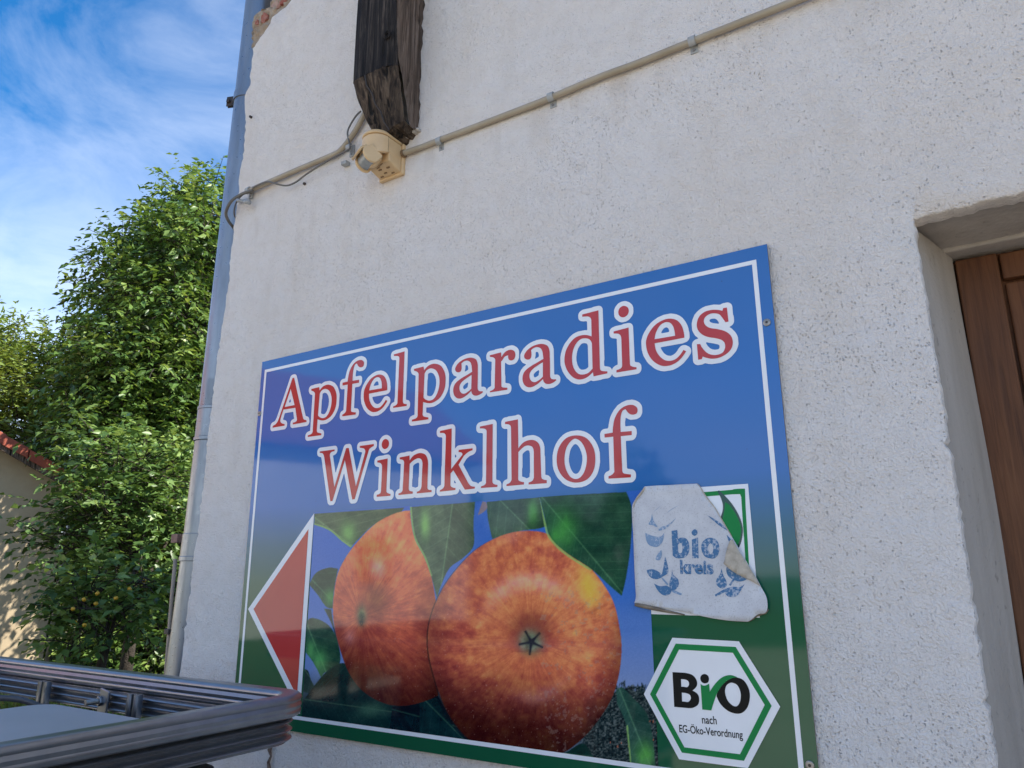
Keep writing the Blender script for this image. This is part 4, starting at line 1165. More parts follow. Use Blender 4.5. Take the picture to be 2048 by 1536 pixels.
    c = np.where((vnoise(U * .55, W * .55, 77) > .955)[..., None] & (rr > .5)[..., None], c * .75 + 52, c)
    lay(m, c)
    ey = np.exp(-((U - 724) / 9.5) ** 2 - ((W - 1230) / 19) ** 2)
    lay(np.clip(ey * 1.1, 0, 1) * m, grad(n2, [(.2, (54, 58, 44)), (.6, (104, 108, 70)), (1, (160, 140, 84))]))
    lay(np.clip(np.exp(-((U - 724) / 4.5) ** 2 - ((W - 1240) / 9) ** 2) * (.5 + 1.2 * (fbm(U * .3, W * .3, 3, 5) > .5)), 0, 1) * m, (34, 36, 34))
    # right apple
    m, a, b, rr, th, n1, n2, stp, stp2, bl = apple("600,225 700,240 800,300 900,385 1000,500 1070,620 1105,770 1115,880 1100,1020 1060,1150 980,1280 880,1390 780,1455 640,1468 480,1440 300,1395 200,1300 130,1180 80,1030 50,900 47,780 75,660 130,540 210,430 310,330 420,265 510,235", ZB, 1062, 1283, 190, 215, 0.0, 2)
    lay(np.clip(poly("600,225 700,240 800,300 900,385 1000,500 1070,620 1105,770 1115,880 1100,1020 1060,1150 980,1280 880,1390 780,1455 640,1468 480,1440 300,1395 200,1300 130,1180 80,1030 50,900 47,780 75,660 130,540 210,430 310,330 420,265 510,235", (837, 981, 2.762)) - m, 0, 1) * .6, (40, 30, 30))
    up = np.clip(-b, 0, 1)
    red_amt = .54 + (bl - .5) * .66 * sst(rr, .2, .6) + (stp2 - .5) * .30 * sst(rr, .0, .35) + (stp - .5) * .16 + (n2 - .5) * .45 + .26 * sst(b, .05, .7) + .12 * sst(-a, .3, .8) - .12 * np.exp(-((rr - .45) / .16) ** 2)
    red_amt = red_amt - .55 * np.exp(-((U - 1176) / 26) ** 2 - ((W - 1172) / 44) ** 2) + .25 * np.exp(-((rr - .12) / .10) ** 2) * (b < .1)
    c = grad(np.clip(red_amt, 0, 1), [(0, (208, 150, 76)), (.25, (204, 126, 72)), (.5, (190, 98, 60)), (.75, (168, 72, 54)), (1, (138, 52, 46))])
    yl = np.exp(-((U - 1178) / 20) ** 2 - ((W - 1175 - (U - 1178) * .9) / 34) ** 2)
    c = c * (1 - .75 * yl[..., None]) + np.array((196, 160, 48)) * .75 * yl[..., None]
    sh = 1.04 - .66 * sst(W - .12 * (U - 1060) + 30 * (n1 - .5), 1320, 1490) - .18 * sst(-(U - 880), -40, 24) - .30 * sst(U + .25 * (W - 1284), 1195, 1258)
    sh *= 1 - .25 * np.exp(-((rr - .17) / .11) ** 2) * sst(-b, -.1, .25)
    c = c * np.clip(sh, .16, 1.1)[..., None]
    ring = np.exp(-((rr - .56) / .085) ** 2) * (np.exp(-((th + 2.0) / .5) ** 2) + .9 * np.exp(-((th + 1.25) / .45) ** 2)) * (.4 + 1.0 * n2)
    ring += .65 * np.exp(-((rr - .52) / .07) ** 2) * np.exp(-((th - 1.35) / .5) ** 2) * (.3 + 1.1 * n2)
    c = c + np.array((70, 92, 104)) * np.clip(ring, 0, 1)[..., None] * .48
    specks = (vnoise(U * .42, W * .42, 177) > .94) & (rr > .45)
    c = np.where(specks[..., None], c * .72 + np.array((58, 48, 44)), c)
    scab = (fbm(U * .13, W * .13, 3, 311) > .70) & (U > 1080) & (W > 1180)
    c = np.where(scab[..., None], c * .72 + np.array((40, 36, 34)), c)
    lay(m, c)
    ey = np.exp(-(((U - 1062) / 26) ** 2 + ((W - 1283) / 27) ** 2) ** 1.6)
    lay(np.clip(ey * (.75 + .5 * n2), 0, 1), grad(n2, [(.2, (66, 78, 58)), (.6, (112, 122, 92)), (1, (160, 158, 124))]))
    tt = np.arctan2(W - 1284, U - 1063); r_ = np.hypot(U - 1063, W - 1284)
    star = np.exp(-((np.abs(((tt * 5 / (2*math.pi) + .15) % 1) - .5) * r_ * 1.3) / 2.6) ** 2) * (r_ < 26) + np.exp(-(r_ / 8) ** 2)
    lay(np.clip(star * (.5 + .8 * n2), 0, 1), (40, 36, 38))
    leaf("660,35! 1140,10! 1170,100 1165,300 1140,480 1115,585! 1050,530 950,440 800,340 720,260 690,150!", ZB, (26, 56, 44), (44, 84, 60), 1085, 995, 1240, 1180, [(1130, 1060, 22, 40), (1112, 1072, 12, 16)], (60, 140, 56), 93)
    # lit leaf rims
    for pts, s in (("660,35! 700,200! 720,260 800,340 950,440! 945,446! 790,348 712,266 688,200!", ZB), ("1065,100! 1090,280 1150,400 1190,510! 1196,508! 1158,395 1098,275 1075,100!", ZA), ("500,205! 590,240 660,300 715,340! 720,333! 664,292 594,232 500,198!", ZA), ("1140,1300! 1165,1540! 1172,1540! 1150,1300!", ZB)):
        lay(poly(pts, s) * .8, (128, 170, 84))
    stem = poly("320,140! 345,65! 365,65! 372,100 340,130!", ZB); lay(stem, (120, 100, 110))
    # print grain and a few scuffs
    g = (fbm(U * .9, W * .9, 2, 501) - .5) * 14
    lum = C @ np.array((.3, .59, .11)); C[:] = C * .90 + lum[..., None] * .10 + np.array((2, 5, 8))
    C[:] = np.clip(C + g[..., None], 0, 255)
    # drop what lies under the arrow and outside the inner border
    albedo = np.clip((lin(C) - 0.008) / ILL, 0.003, 0.9)
    xl = X - x0
    verts = np.stack([X, np.full_like(X, YF - 0.0009), Zg], -1).reshape(-1, 3)
    idx = np.arange(nx * nz).reshape(nz, nx)
    quads = np.stack([idx[:-1, :-1], idx[:-1, 1:], idx[1:, 1:], idx[1:, :-1]], -1).reshape(-1, 4)
    me = bpy.data.meshes.new('apple_photo')
    off = np.array(origin_of(sign)); vloc = verts - off
    me.vertices.add(len(vloc)); me.vertices.foreach_set('co', vloc.ravel())
    me.loops.add(quads.size); me.loops.foreach_set('vertex_index', quads.ravel())
    me.polygons.add(len(quads)); me.polygons.foreach_set('loop_start', np.arange(0, quads.size, 4)); me.polygons.foreach_set('loop_total', np.full(len(quads), 4))
    me.update(calc_edges=True); me.validate()
    at = me.color_attributes.new('print', 'FLOAT_COLOR', 'POINT')
    rgba = np.concatenate([albedo.reshape(-1, 3), np.ones((len(vloc), 1))], 1).astype(np.float32)
    at.data.foreach_set('color', rgba.ravel())
    me.materials.append(PHOTO)
    o = bpy.data.objects.new('apple_photo', me); COL.objects.link(o); o.parent = sign
    tag(o, 'printed picture of two red and orange apples with green leaves')
paint_photo()

# ---------------------------------------------------------------- hexagonal seal
ZH = (1280, 1260, 5.567)
def zl(s, Z, n=6): return to_plane(smooth_path(s, *Z, n=n))
hexo = flat_fill('hexagon_seal', [zl("365,85! 1105,125! 1565,852! 1205,1536! 440,1437! 48,712!", ZH)], PWHITE, sign, YF - 0.0022)
tag(hexo, 'white six-sided organic seal with green ring and black lettering')
flat_fill('green_ring', [zl("403,150! 1070,187! 1470,842! 1163,1453! 472,1362! 118,712!", ZH), zl("440,217! 1038,252! 1393,832! 1118,1380! 500,1303! 183,720!", ZH)], PGREEN, hexo, YF - 0.0026)
flat_fill('letter', [zl("367,467! 500,474! 590,500 636,560 638,620 590,672! 650,715 665,780 650,830 600,862 550,868! 387,853!", ZH), zl("462,545! 500,547! 540,565 552,600 535,632 500,631! 465,628!", ZH), zl("470,695! 510,698! 560,720 572,762 545,797 510,796! 475,793!", ZH)], PBLACK, hexo, YF - 0.0027)
flat_fill('letter_dot', [zl("725,488 760,505 774,545 760,582 722,592 688,572 677,532 692,500", ZH)], PBLACK, hexo, YF - 0.0027)
flat_fill('letter', [zl("680,598! 700,612 722,617 750,610 776,594! 783,685! 840,600 920,525 1010,500 1092,526! 1020,538 940,592 870,690 835,780 800,893! 700,883!", ZH)], PGREEN, hexo, YF - 0.0030)
flat_fill('letter', [zl("1090,528 1160,560 1215,650 1228,750 1200,860 1140,920 1070,928 980,895 900,820 858,735! 870,690 940,592 1020,538", ZH), zl("1035,585 1090,615 1125,700 1120,790 1085,845 1040,840 980,780 952,690 965,620 1000,590", ZH)], PBLACK, hexo, YF - 0.0027)
def text_on(name, s, pxl, pxr, mat, parent, y, xh_scale=1.0, bold=0.0, hfun=None):
    """built-in face text fitted between two photo pixels on its baseline"""
    a = aty(*pxl, YF); b = aty(*pxr, YF)
    cu = bpy.data.curves.new(name, 'FONT'); cu.body = s; cu.size = 1.0; cu.offset = bold; cu.resolution_u = 5
    tmp = bpy.data.objects.new('tmp', cu); COL.objects.link(tmp)
    dg = bpy.context.evaluated_depsgraph_get(); dg.update()
    me = bpy.data.meshes.new_from_object(tmp.evaluated_get(dg)); bpy.data.objects.remove(tmp); bpy.data.curves.remove(cu)
    n = len(me.vertices); co = np.empty(n*3); me.vertices.foreach_get('co', co); co = co.reshape(-1, 3)
    lo, hi = co[:,0].min(), co[:,0].max(); L = math.hypot(b[0]-a[0], b[2]-a[2]); k = L / (hi - lo)
    d = np.array((b[0]-a[0], b[2]-a[2])) / L; nrm = np.array((-d[1], d[0]))
    off = origin_of(parent)
    x = a[0] + d[0]*(co[:,0]-lo)*k + nrm[0]*co[:,1]*k*xh_scale; z = a[2] + d[1]*(co[:,0]-lo)*k + nrm[1]*co[:,1]*k*xh_scale
    yy = np.full(n, y) if hfun is None else np.array([hfun(p_, q_) for p_, q_ in zip(x, z)]) + y
    me.vertices.foreach_set('co', np.stack([x - off.x, yy - off.y, z - off.z], 1).ravel())
    me.materials.clear(); me.materials.append(mat); me.update()
    o = bpy.data.objects.new(name, me); COL.objects.link(o); o.parent = parent; return o
text_on('small_lettering', 'nach', zpx(ZH, 698, 1036), zpx(ZH, 862, 1047), PBLACK, hexo, YF - 0.0027, 1.25, 0.012)
text_on('small_lettering', 'EG-Öko-Verordnung', zpx(ZH, 445, 1134), zpx(ZH, 1152, 1206), PBLACK, hexo, YF - 0.0027, 1.35, 0.012)

# ---------------------------------------------------------------- square logo under the peeled sticker
ZS = (1260, 960, 5.2966)
sq = flat_fill('square_logo', [zl("175,115! 1252,40! 1376,1458! 228,1420!", ZS)], PSQUARE, sign, YF - 0.0011)
tag(sq, 'white square logo with green frame and leaf, half hidden by the sticker')
flat_fill('green_frame', [zl("255,172! 1090,104! 1100,98 1180,92! 1220,92! 1222,130! 1228,300 1240,500 1262,880! 1296,1350! 300,1330!", ZS), zl("300,215! 1090,152! 1168,150! 1180,180! 1198,450! 1222,800! 1250,1300! 340,1285!", ZS)], PGREEN, sq, YF - 0.0014)
flat_fill('leaf_outline', [zl("930,120! 945,112 960,122! 1080,250 1165,395 1198,520 1185,640 1158,715! 1060,760! 960,640! 940,480! 965,390 985,320 985,255 960,180!", ZS)], PDKGREEN, sq, YF - 0.0017)
flat_fill('leaf', [zl("1010,235! 1060,270 1140,390 1180,510 1170,620 1140,690! 1070,720! 980,620! 965,480! 990,380 1005,310!", ZS)], PGREEN, sq, YF - 0.0019)

# ---------------------------------------------------------------- peeling sticker
def s_height(x, z):
    """how far the old vinyl stands off the sign"""
    u, w = (lambda q: ((q[0] - 1260) * 5.2966, (q[1] - 960) * 5.2966))(proj(np.array([x, YF, z])))
    h = 0.0034
    h += 0.006 * sst(np.array(0.62 * u + 0.5 * w), 1150, 1560)        # right foot lifts
    h += 0.0035 * sst(np.array(140 - (w - 0.3 * 0)), 0, 110)           # top edge
    h += 0.003 * sst(np.array(95 - u), 0, 100)
    h += 0.003 * sst(np.array(w - 0.215 * u), 1235, 1300)
    return -float(h)
ZSo = "165,72! 300,62 420,58 560,50 718,42! 748,80 800,165 900,290 1010,480 1100,625! 1250,880 1340,1020! 1400,1130 1462,1250 1468,1370 1440,1408 1380,1418 1345,1438! 1310,1470 1265,1498! 1130,1492 1000,1480 830,1452 560,1392 300,1340 60,1300! 70,1230 64,1120 55,900 45,600 32,320 46,240 130,120!"
so_l = zl(ZSo, ZS, 8)
def sheet(name, loop, mat, parent, hf, step=0.012, y=YF, thick=0.0005):
    P = np.array(loop); n = len(P); pts = [Vector(p) for p in P]
    mask_pts = []
    gx, gz = np.meshgrid(np.arange(P[:,0].min(), P[:,0].max(), step), np.arange(P[:,1].min(), P[:,1].max(), step))
    ins = inside_mask([loop], gx, gz)
    for a, b in zip(gx[ins], gz[ins]): pts.append(Vector((a, b)))
    r = delaunay_2d_cdt(pts, [], [list(range(n))], 1, 1e-6)
    V = [(v.x, y + hf(v.x, v.y), v.y) for v in r[0]]
    F = [tuple(f) for f in r[2]]
    o = mk(name, V, F, mat, parent, True)
    bm = bmesh.new(); bm.from_mesh(o.data)
    for f in bm.faces:
        f.normal_update()
        if f.normal.y > 0: f.normal_flip()
    bm.to_mesh(o.data); bm.free()
    m = o.modifiers.new('thick', 'SOLIDIFY'); m.thickness = thick; m.offset = -1
    return o
stick = sheet('peeling_sticker', so_l, STICKER, sign, s_height)
tag(stick, 'faded curling pale sticker peeling off the right side of the sign')
sh1 = lambda x, z: s_height(x, z) - 0.0006
def zs_fill(name, loops, mat): return flat_fill(name, [zl(s, ZS, 5) for s in loops], mat, stick, YF, hfun=sh1)
zs_fill('letter', ["448,540! 510,530! 515,625! 550,612 600,620 632,670 632,760 600,815 550,830 500,828 460,800!", "515,690! 530,672 550,672 562,700 562,750 550,775 530,775 518,755!"], FADEBLUE)
zs_fill('letter', ["662,632! 728,610! 735,830! 668,830!"], FADEBLUE)
zs_fill('letter_dot', ["692,522 718,540 720,570 695,592 668,580 660,552"], FADEBLUE)
zs_fill('letter', ["860,612 920,632 952,700 945,780 905,828 860,832 800,810 765,740 770,670 810,625", "862,672 880,690 888,740 875,780 858,782 842,760 835,710 845,680"], FADEBLUE)
text_on('small_lettering', 'kreis', zpx(ZS, 540, 988), zpx(ZS, 893, 994), FADEBLUE, stick, YF, 1.05, 0.035, hfun=sh1)
for s in ("185,955! 250,945 300,965 345,1000! 360,935 380,810! 412,930 410,985 360,1020 300,1050 240,1040 200,1000", "455,935! 465,1000 515,1050 525,1110 490,1160 440,1165 425,1090 445,1020", "262,1095! 330,1125 400,1120 445,1165 430,1210 370,1222 310,1180",
          "335,1035! 350,1032! 420,1105! 400,1115!", "440,1170! 480,1168! 560,1205! 545,1222! 470,1195!"):
    zs_fill('leaf_mark', [s], FADEBLUE if '455' in s or '262' in s or '185' in s else FADEPALE)
for s in ("975,935! 1000,1020 1028,1070 1030,1120 980,1150 925,1110 925,1050 960,1000", "1225,1100! 1170,1135 1090,1130 1010,1165 1030,1220 1090,1242 1150,1220 1190,1160", "1030,925! 1080,930 1180,1000 1250,1045! 1220,1065 1150,1075 1060,1030 1030,980", "1100,1045! 1120,1050! 1075,1120! 1055,1112!", "1045,1160! 1015,1150! 905,1215! 915,1235! 1010,1190!", "820,372! 900,415 980,470 1040,535! 960,490 900,440", "1030,580! 1080,640 1072,670! 1050,640"):
    zs_fill('leaf_mark', [s], FADEBLUE)
for s in ("500,400! 440,470 380,520 310,540! 320,505 400,480", "240,360! 262,440 300,500 240,480 205,470 230,420", "170,560! 240,590 330,600 370,560! 350,660 290,710 200,680", "340,740! 345,800 320,850 280,840 300,790", "390,240! 330,280 260,340! 300,300", "530,268! 420,330 320,440! 400,350"):
    zs_fill('leaf_mark', [s], FADEPALE)
# folded-over flap, back of the vinyl showing
flap = zl("1085,640! 1112,632! 1180,760 1250,880! 1340,1020! 1400,1130! 1330,1085 1250,1046! 1120,975 1015,882! 1030,850 1045,760", ZS)
def flap_h(x, z):
    u, w = (lambda q: ((q[0] - 1260) * 5.2966, (q[1] - 960) * 5.2966))(proj(np.array([x, YF, z])))
    return s_height(x, z) - 0.003 - 0.009 * float(sst(np.array(1340 - (u + 0.22 * (1000 - w) * -1)), 60, 330))
sheet('folded_flap', flap, STICKBACK, stick, flap_h, 0.008)
# rolled dirty lower left edge and curled top edge
def roll(pts, rad, nm, mat):
    c = MB(); c.tube([Vector(aty(ZS[0] + a / ZS[2], ZS[1] + b / ZS[2], YF - r_ - 0.002)) for (a, b), r_ in zip(pts, rad)], rad, 8); c.build(nm, mat, stick, True)
roll([(56,1318),(150,1338),(280,1366),(400,1392),(500,1412),(580,1428)], [0.0036,0.0040,0.0036,0.0026,0.0018,0.0010], 'rolled_edge', STICKEDGE)
roll([(40,300),(48,240),(80,185),(130,122),(163,76),(300,64),(430,58),(560,52),(716,44)], [0.0014,0.0020,0.0024,0.0022,0.0018,0.0012,0.0012,0.0014,0.0012], 'curled_edge', STICKBACK)
roll([(720,46),(748,84),(800,168),(900,294),(1010,484),(1080,600)], [0.0012,0.0014,0.0012,0.0010,0.0010,0.0008], 'curled_edge', STICKBACK)
roll([(580,1392),(830,1452),(1000,1480),(1130,1492),(1262,1496),(1310,1468),(1345,1438),(1440,1408),(1468,1370)], [0.0008,0.0010,0.0010,0.0010,0.0012,0.0012,0.0014,0.0014,0.0010], 'curled_edge', STICKEDGE)
# ---------------------------------------------------------------- galvanised container cage in the foreground
CX0, CX1, CY0, CY1, CT = -2.25, -1.045, -1.45, -0.44, 1.167
cage = empty('container_cage', (-1.65, -0.95, 0.0), 'grey galvanised tube cage of a bulk container standing before the sign', 'container cage')
def ring_path(inset, rad, z, n=10):
    x0, x1, y0, y1 = CX0 + inset, CX1 - inset, CY0 + inset, CY1 - inset
    r = max(rad - inset, 0.012); P = []
    for cx_, cy_, a0 in ((x1 - r, y1 - r, 0), (x0 + r, y1 - r, 90), (x0 + r, y0 + r, 180), (x1 - r, y0 + r, 270)):
        for k in range(n + 1):
            a = math.radians(a0 + 90 * k / n); P.append((cx_ + r * math.cos(a), cy_ + r * math.sin(a), z, math.cos(a), math.sin(a)))
    # add points on the straights
    out = []
    for i in range(len(P)):
        out.append(P[i]); a, b = P[i], P[(i + 1) % len(P)]
        L = math.hypot(a[0]-b[0], a[1]-b[1])
        if L > 0.2:
            for k in range(1, 8):
                t = k / 8; out.append(tuple(a[j] + (b[j] - a[j]) * t for j in range(3)) + (a[3], a[4]))
    return out
def sweep_ring(name, prof, inset, rad, z, mat, dent=0.0):
    """prof: (outward offset, height) closed profile"""
    path = ring_path(inset, rad, z); n = len(prof); V = []; F = []
    for i, (x, y, zz, nx_, ny_) in enumerate(path):
        jit = dent * math.sin(i * 1.7) * math.sin(i * 0.6 + 1)
        for o_, h_ in prof: V.append((x + nx_ * (o_ + jit), y + ny_ * (o_ + jit), zz + h_ + jit * .6))
    m = len(path)
    for i in range(m):
        for k in range(n): F.append((i*n+k, ((i+1)%m)*n+k, ((i+1)%m)*n+(k+1)%n, i*n+(k+1)%n))
    o = mk(name, V, F, mat, cage)
    bm = bmesh.new(); bm.from_mesh(o.data); bmesh.ops.recalc_face_normals(bm, faces=bm.faces); bm.to_mesh(o.data); bm.free()
    smooth_by_angle(o, 42); return o
# top tube: rounded box with shallow grooves pressed into the sides
def tube_prof(hw_, hh, groove=0.0022):
    P = []
    N = 72
    for k in range(N):
        a = 2 * math.pi * k / N; c_, s_ = math.cos(a), math.sin(a); e = 0.46
        P.append([hw_ * math.copysign(abs(c_) ** e, c_), hh * math.copysign(abs(s_) ** e, s_)])
    for q in P:
        for g0 in (-0.25 * hh, 0.35 * hh):
            if abs(q[0]) > 0.8 * hw_: q[0] -= math.copysign(groove * math.exp(-((q[1] - g0) / (hh * 0.10)) ** 2), q[0])
    return [tuple(q) for q in P]
sweep_ring('top_tube', tube_prof(0.0195, 0.0180, 0.0030), 0.0, 0.062, CT - 0.0180, GALV, 0.0)
def rib_prof():
    P = []
    for s in (1, -1):
        for k in range(31):
            t = k / 30; h_ = (0.5 - t) * 0.041 * s
            rib = 0.0100 + 0.0055 * (math.cos(2 * math.pi * t * 3) * -1)
            if t in (0, 1): rib = 0.006
            P.append((s * rib, h_))
    return P
sweep_ring('ribbed_rail', rib_prof(), 0.010, 0.060, CT - 0.0575, GALV, 0.0)
for zz in (0.78, 0.46, 0.20): sweep_ring('side_rail', tube_prof(0.012, 0.014, 0.001), 0.008, 0.055, zz, GALV, 0.0)
# uprights in pairs
def upright(x, y, nx_, ny_, pair=0.021):
    tx, ty = -ny_, nx_
    for s in (-1, 1):
        c = MB(); V = []
        cxp, cyp = x + tx * s * pair * .55, y + ty * s * pair * .55
        prof = [(0.0, 1.134), (0.0, 1.11), (0.0, 1.088), (0.004, 1.074), (0.012, 1.060), (0.014, 1.0), (0.014, 0.12)]
        n = 10; F = []
        for off, z in prof:
            for k in range(n):
                a = 2 * math.pi * k / n; e = 0.6
                pu = 0.0092 * math.copysign(abs(math.cos(a)) ** e, math.cos(a)); pv = 0.0075 * math.copysign(abs(math.sin(a)) ** e, math.sin(a))
                V.append((cxp + tx * pu + nx_ * (pv + off), cyp + ty * pu + ny_ * (pv + off), z))
        for i in range(len(prof) - 1):
            for k in range(n): F.append((i*n+k, i*n+(k+1)%n, (i+1)*n+(k+1)%n, (i+1)*n+k))
        F += [tuple(range(n)), tuple(range(len(prof)*n-1, (len(prof)-1)*n-1, -1))]
        c.add(V, F); o = c.build('upright', GALV, cage); smooth_by_angle(o, 50)
yb_ = CY1 - 0.034
for px in (87, 271):
    q = aty(px, 1385, yb_); upright(float(q[0]), yb_, 0, 1)
upright(-1.10, CY1 - 0.030, 0, 1) if False else None
xs_side = CX1 - 0.034
for y in (-1.25, -0.95, -0.66): upright(xs_side, y, 1, 0)
for y in (-1.25, -0.95, -0.65): upright(CX0 + 0.034, y, -1, 0)
for x in (-2.0, -1.65, -1.3): upright(x, CY0 + 0.034, 0, -1)
# bolt and hooked bracket on the back rail
q = aty(214, 1372, CY1 - 0.022); bx0, bz0 = float(q[0]), 1.110
c = MB(); c.prism([(bx0 - 0.014, bz0 - 0.022), (bx0 + 0.020, bz0 - 0.030), (bx0 + 0.024, bz0 + 0.020), (bx0 - 0.010, bz0 + 0.026)], 'y', CY1 - 0.030, CY1 - 0.0255)
bro = c.build('bracket_plate', GALV, cage, bevel=0.002)
c = MB(); st_ = [(bx0 + 0.018, CY1 - 0.028, bz0 - 0.026), (bx0 + 0.010, CY1 - 0.032, bz0 - 0.040), (bx0 - 0.025, CY1 - 0.036, bz0 - 0.047), (bx0 - 0.08, CY1 - 0.05, bz0 - 0.040), (bx0 - 0.14, CY1 - 0.075, bz0 - 0.018), (bx0 - 0.20, CY1 - 0.095, bz0 - 0.004), (bx0 - 0.28, CY1 - 0.12, bz0 - 0.003)]
V = []; F = []
for p_ in catmull(st_, 5): V += [(p_.x, p_.y, p_.z - 0.006), (p_.x, p_.y, p_.z + 0.006)]
for i in range(len(V) // 2 - 1): F.append((2*i, 2*i+2, 2*i+3, 2*i+1))
o = mk('strap', V, F, LIDEDGE, cage, True); m = o.modifiers.new('solid', 'SOLIDIFY'); m.thickness = 0.004
c = MB(); pts = []; rad = []
for k in range(25):
    pts.append((bx0 - 0.004 - 0.0006 * k * 0, CY1 - 0.030 - k * 0.0013, bz0 + 0.0)); rad.append(0.0058 if k % 2 == 0 else 0.0047)
c.tube(pts, rad, 12); c.build('bolt', SCREW, bro, False)
c = MB(); c.tube([(bx0 - 0.004, CY1 - 0.030, bz0), (bx0 - 0.004, CY1 - 0.036, bz0)], 0.0105, 6); c.build('nut', GALV, bro, False, 0.001)
# cross bars that carry the lid, and the pallet feet
for y in (-0.70, -1.15):
    c = MB(); c.box((CX0 + 0.03, y - 0.02, 1.062), (CX1 - 0.03, y + 0.02, 1.076)); c.build('cross_bar', GALV, cage, bevel=0.003)
c = MB(); c.box((CX0 + 0.02, CY0 + 0.02, 0.10), (CX1 - 0.02, CY1 - 0.02, 0.135)); c.build('pallet_deck', GALV, cage, bevel=0.004)
for x in (CX0 + 0.09, (CX0 + CX1) / 2, CX1 - 0.09):
    c = MB(); c.box((x - 0.05, CY0 + 0.04, -0.03), (x + 0.05, CY1 - 0.04, 0.099)); c.build('pallet_runner', BEAMSIDE, cage, bevel=0.004)
# grey lid lying inside the rails
lid = empty('grey_tank', (-1.42, -0.95, 0.135), 'flat light grey tank lid just inside the top rails of the cage', 'tank')
def rrect(x0, x1, y0, y1, r, n=8):
    P = []
    for cx_, cy_, a0 in ((x1-r, y1-r, 0), (x0+r, y1-r, 90), (x0+r, y0+r, 180), (x1-r, y0+r, 270)):
        for k in range(n + 1):
            a = math.radians(a0 + 90 * k / n); P.append((cx_ + r*math.cos(a), cy_ + r*math.sin(a)))
    return P
c = MB(); c.prism(rrect(-1.715, -1.10, -1.38, -0.530, 0.05), 'z', 1.0775, 1.108); o = c.build('lid_plate', LID, lid, bevel=0.005); smooth_by_angle(o, 30)
c = MB(); c.prism(rrect(-1.722, -1.093, -1.387, -0.523, 0.055), 'z', 1.0772, 1.1000); o = c.build('lid_rim', LIDEDGE, lid, bevel=0.003); smooth_by_angle(o, 30)
c = MB(); c.prism(rrect(-1.712, -1.105, -1.375, -0.535, 0.06), 'z', 0.931, 1.061); o = c.build('added_tank_body', make_simple('grey_plastic', (0.07, 0.07, 0.075), (0.05, 0.05, 0.055), 6, 0.5), lid, bevel=0.01); smooth_by_angle(o, 30)  # unseen body, added to block the cage bars mirrored in the sign
c = MB(); c.prism(rrect(-1.60, -1.22, -1.12, -0.72, 0.06), 'z', 1.0611, 1.0772); o = c.build('neck', LIDEDGE, lid)
c = MB(); c.prism(rrect(-2.195, -1.105, -1.395, -0.505, 0.07), 'z', 0.1355, 0.9305); o = c.build('added_tank_base', make_simple('dark_grey_plastic', (0.07, 0.07, 0.075), (0.05, 0.05, 0.055), 6, 0.5), lid, bevel=0.02); smooth_by_angle(o, 30)  # unseen dark filler, added to keep the bright yard out of the sign's reflection
# ---------------------------------------------------------------- beige outbuilding on the left
BEIGE = make_simple('beige_render', (0.46, 0.37, 0.245), (0.40, 0.31, 0.20), 3, 0.92, 0.3, 0.01)
BD = 13.0
Pc = atd(88, 1300, BD)                                # foot of its right hand corner
vdir = np.array([Pc[0], Pc[1] - CAM[1]]); vdir /= np.linalg.norm(vdir)
gdir = np.array([vdir[1], -vdir[0]])                  # along the gable, towards the right in the picture
if (RM.T @ np.array([gdir[0], gdir[1], 0]))[0] < 0: gdir = -gdir
ang = math.radians(9); gdir = np.array([gdir[0]*math.cos(ang)-gdir[1]*math.sin(ang), gdir[0]*math.sin(ang)+gdir[1]*math.cos(ang)])
bdir = np.array([-gdir[1], gdir[0]])
if bdir @ vdir < 0: bdir = -bdir
C0 = np.array([Pc[0], Pc[1]])
def bpt(a, b, z):                                     # a: metres left along the gable, b: metres back
    q = C0 - gdir * a + bdir * b; return (q[0], q[1], z)
outb = empty('outbuilding', (float(C0[0]), float(C0[1]), 0.0), 'beige rendered outbuilding with red tiled verge behind the trees', 'outbuilding')
zv = float(atd(80, 968, BD)[2]); W_, D_, PIT = 5.6, 7.0, 0.535
apex = zv + PIT * W_ / 2
c = MB()
c.add([bpt(0,0,-.1), bpt(W_,0,-.1), bpt(W_,0,zv), bpt(W_/2,0,apex), bpt(0,0,zv)] + [bpt(0,D_,-.1), bpt(W_,D_,-.1), bpt(W_,D_,zv), bpt(W_/2,D_,apex), bpt(0,D_,zv)],
      [(0,1,2,3,4), (9,8,7,6,5), (0,4,9,5), (1,6,7,2), (2,7,8,3), (3,8,9,4), (0,5,6,1)])
c.build('wall', BEIGE, outb)
TILE2 = make_simple('clay_tile', (0.36, 0.085, 0.045), (0.27, 0.06, 0.035), 9, 0.75, 0.4, 0.006)
ovh = 0.30
def rpt(s, b, h):                                     # s: metres up the slope measured along the gable from the right corner
    return bpt(s, b, zv + PIT * s + h)
c = MB()
for sgn in (0, 1):
    f = (lambda s, b, h: rpt(s, b, h)) if not sgn else (lambda s, b, h: bpt(W_ - s, b, zv + PIT * s + h))
    c.add([f(-0.32, -ovh, 0.06), f(W_/2, -ovh, 0.06), f(W_/2, D_ + ovh, 0.06), f(-0.32, D_ + ovh, 0.06), f(-0.32, -ovh, 0.11), f(W_/2, -ovh, 0.11), f(W_/2, D_ + ovh, 0.11), f(-0.32, D_ + ovh, 0.11)],
          [(0,3,2,1), (4,5,6,7), (0,1,5,4), (1,2,6,5), (2,3,7,6), (3,0,4,7)])
roof_o = c.build('roof', make_simple('roof_boards', (0.05, 0.04, 0.035), (0.08, 0.06, 0.05), 8, 0.8), outb)
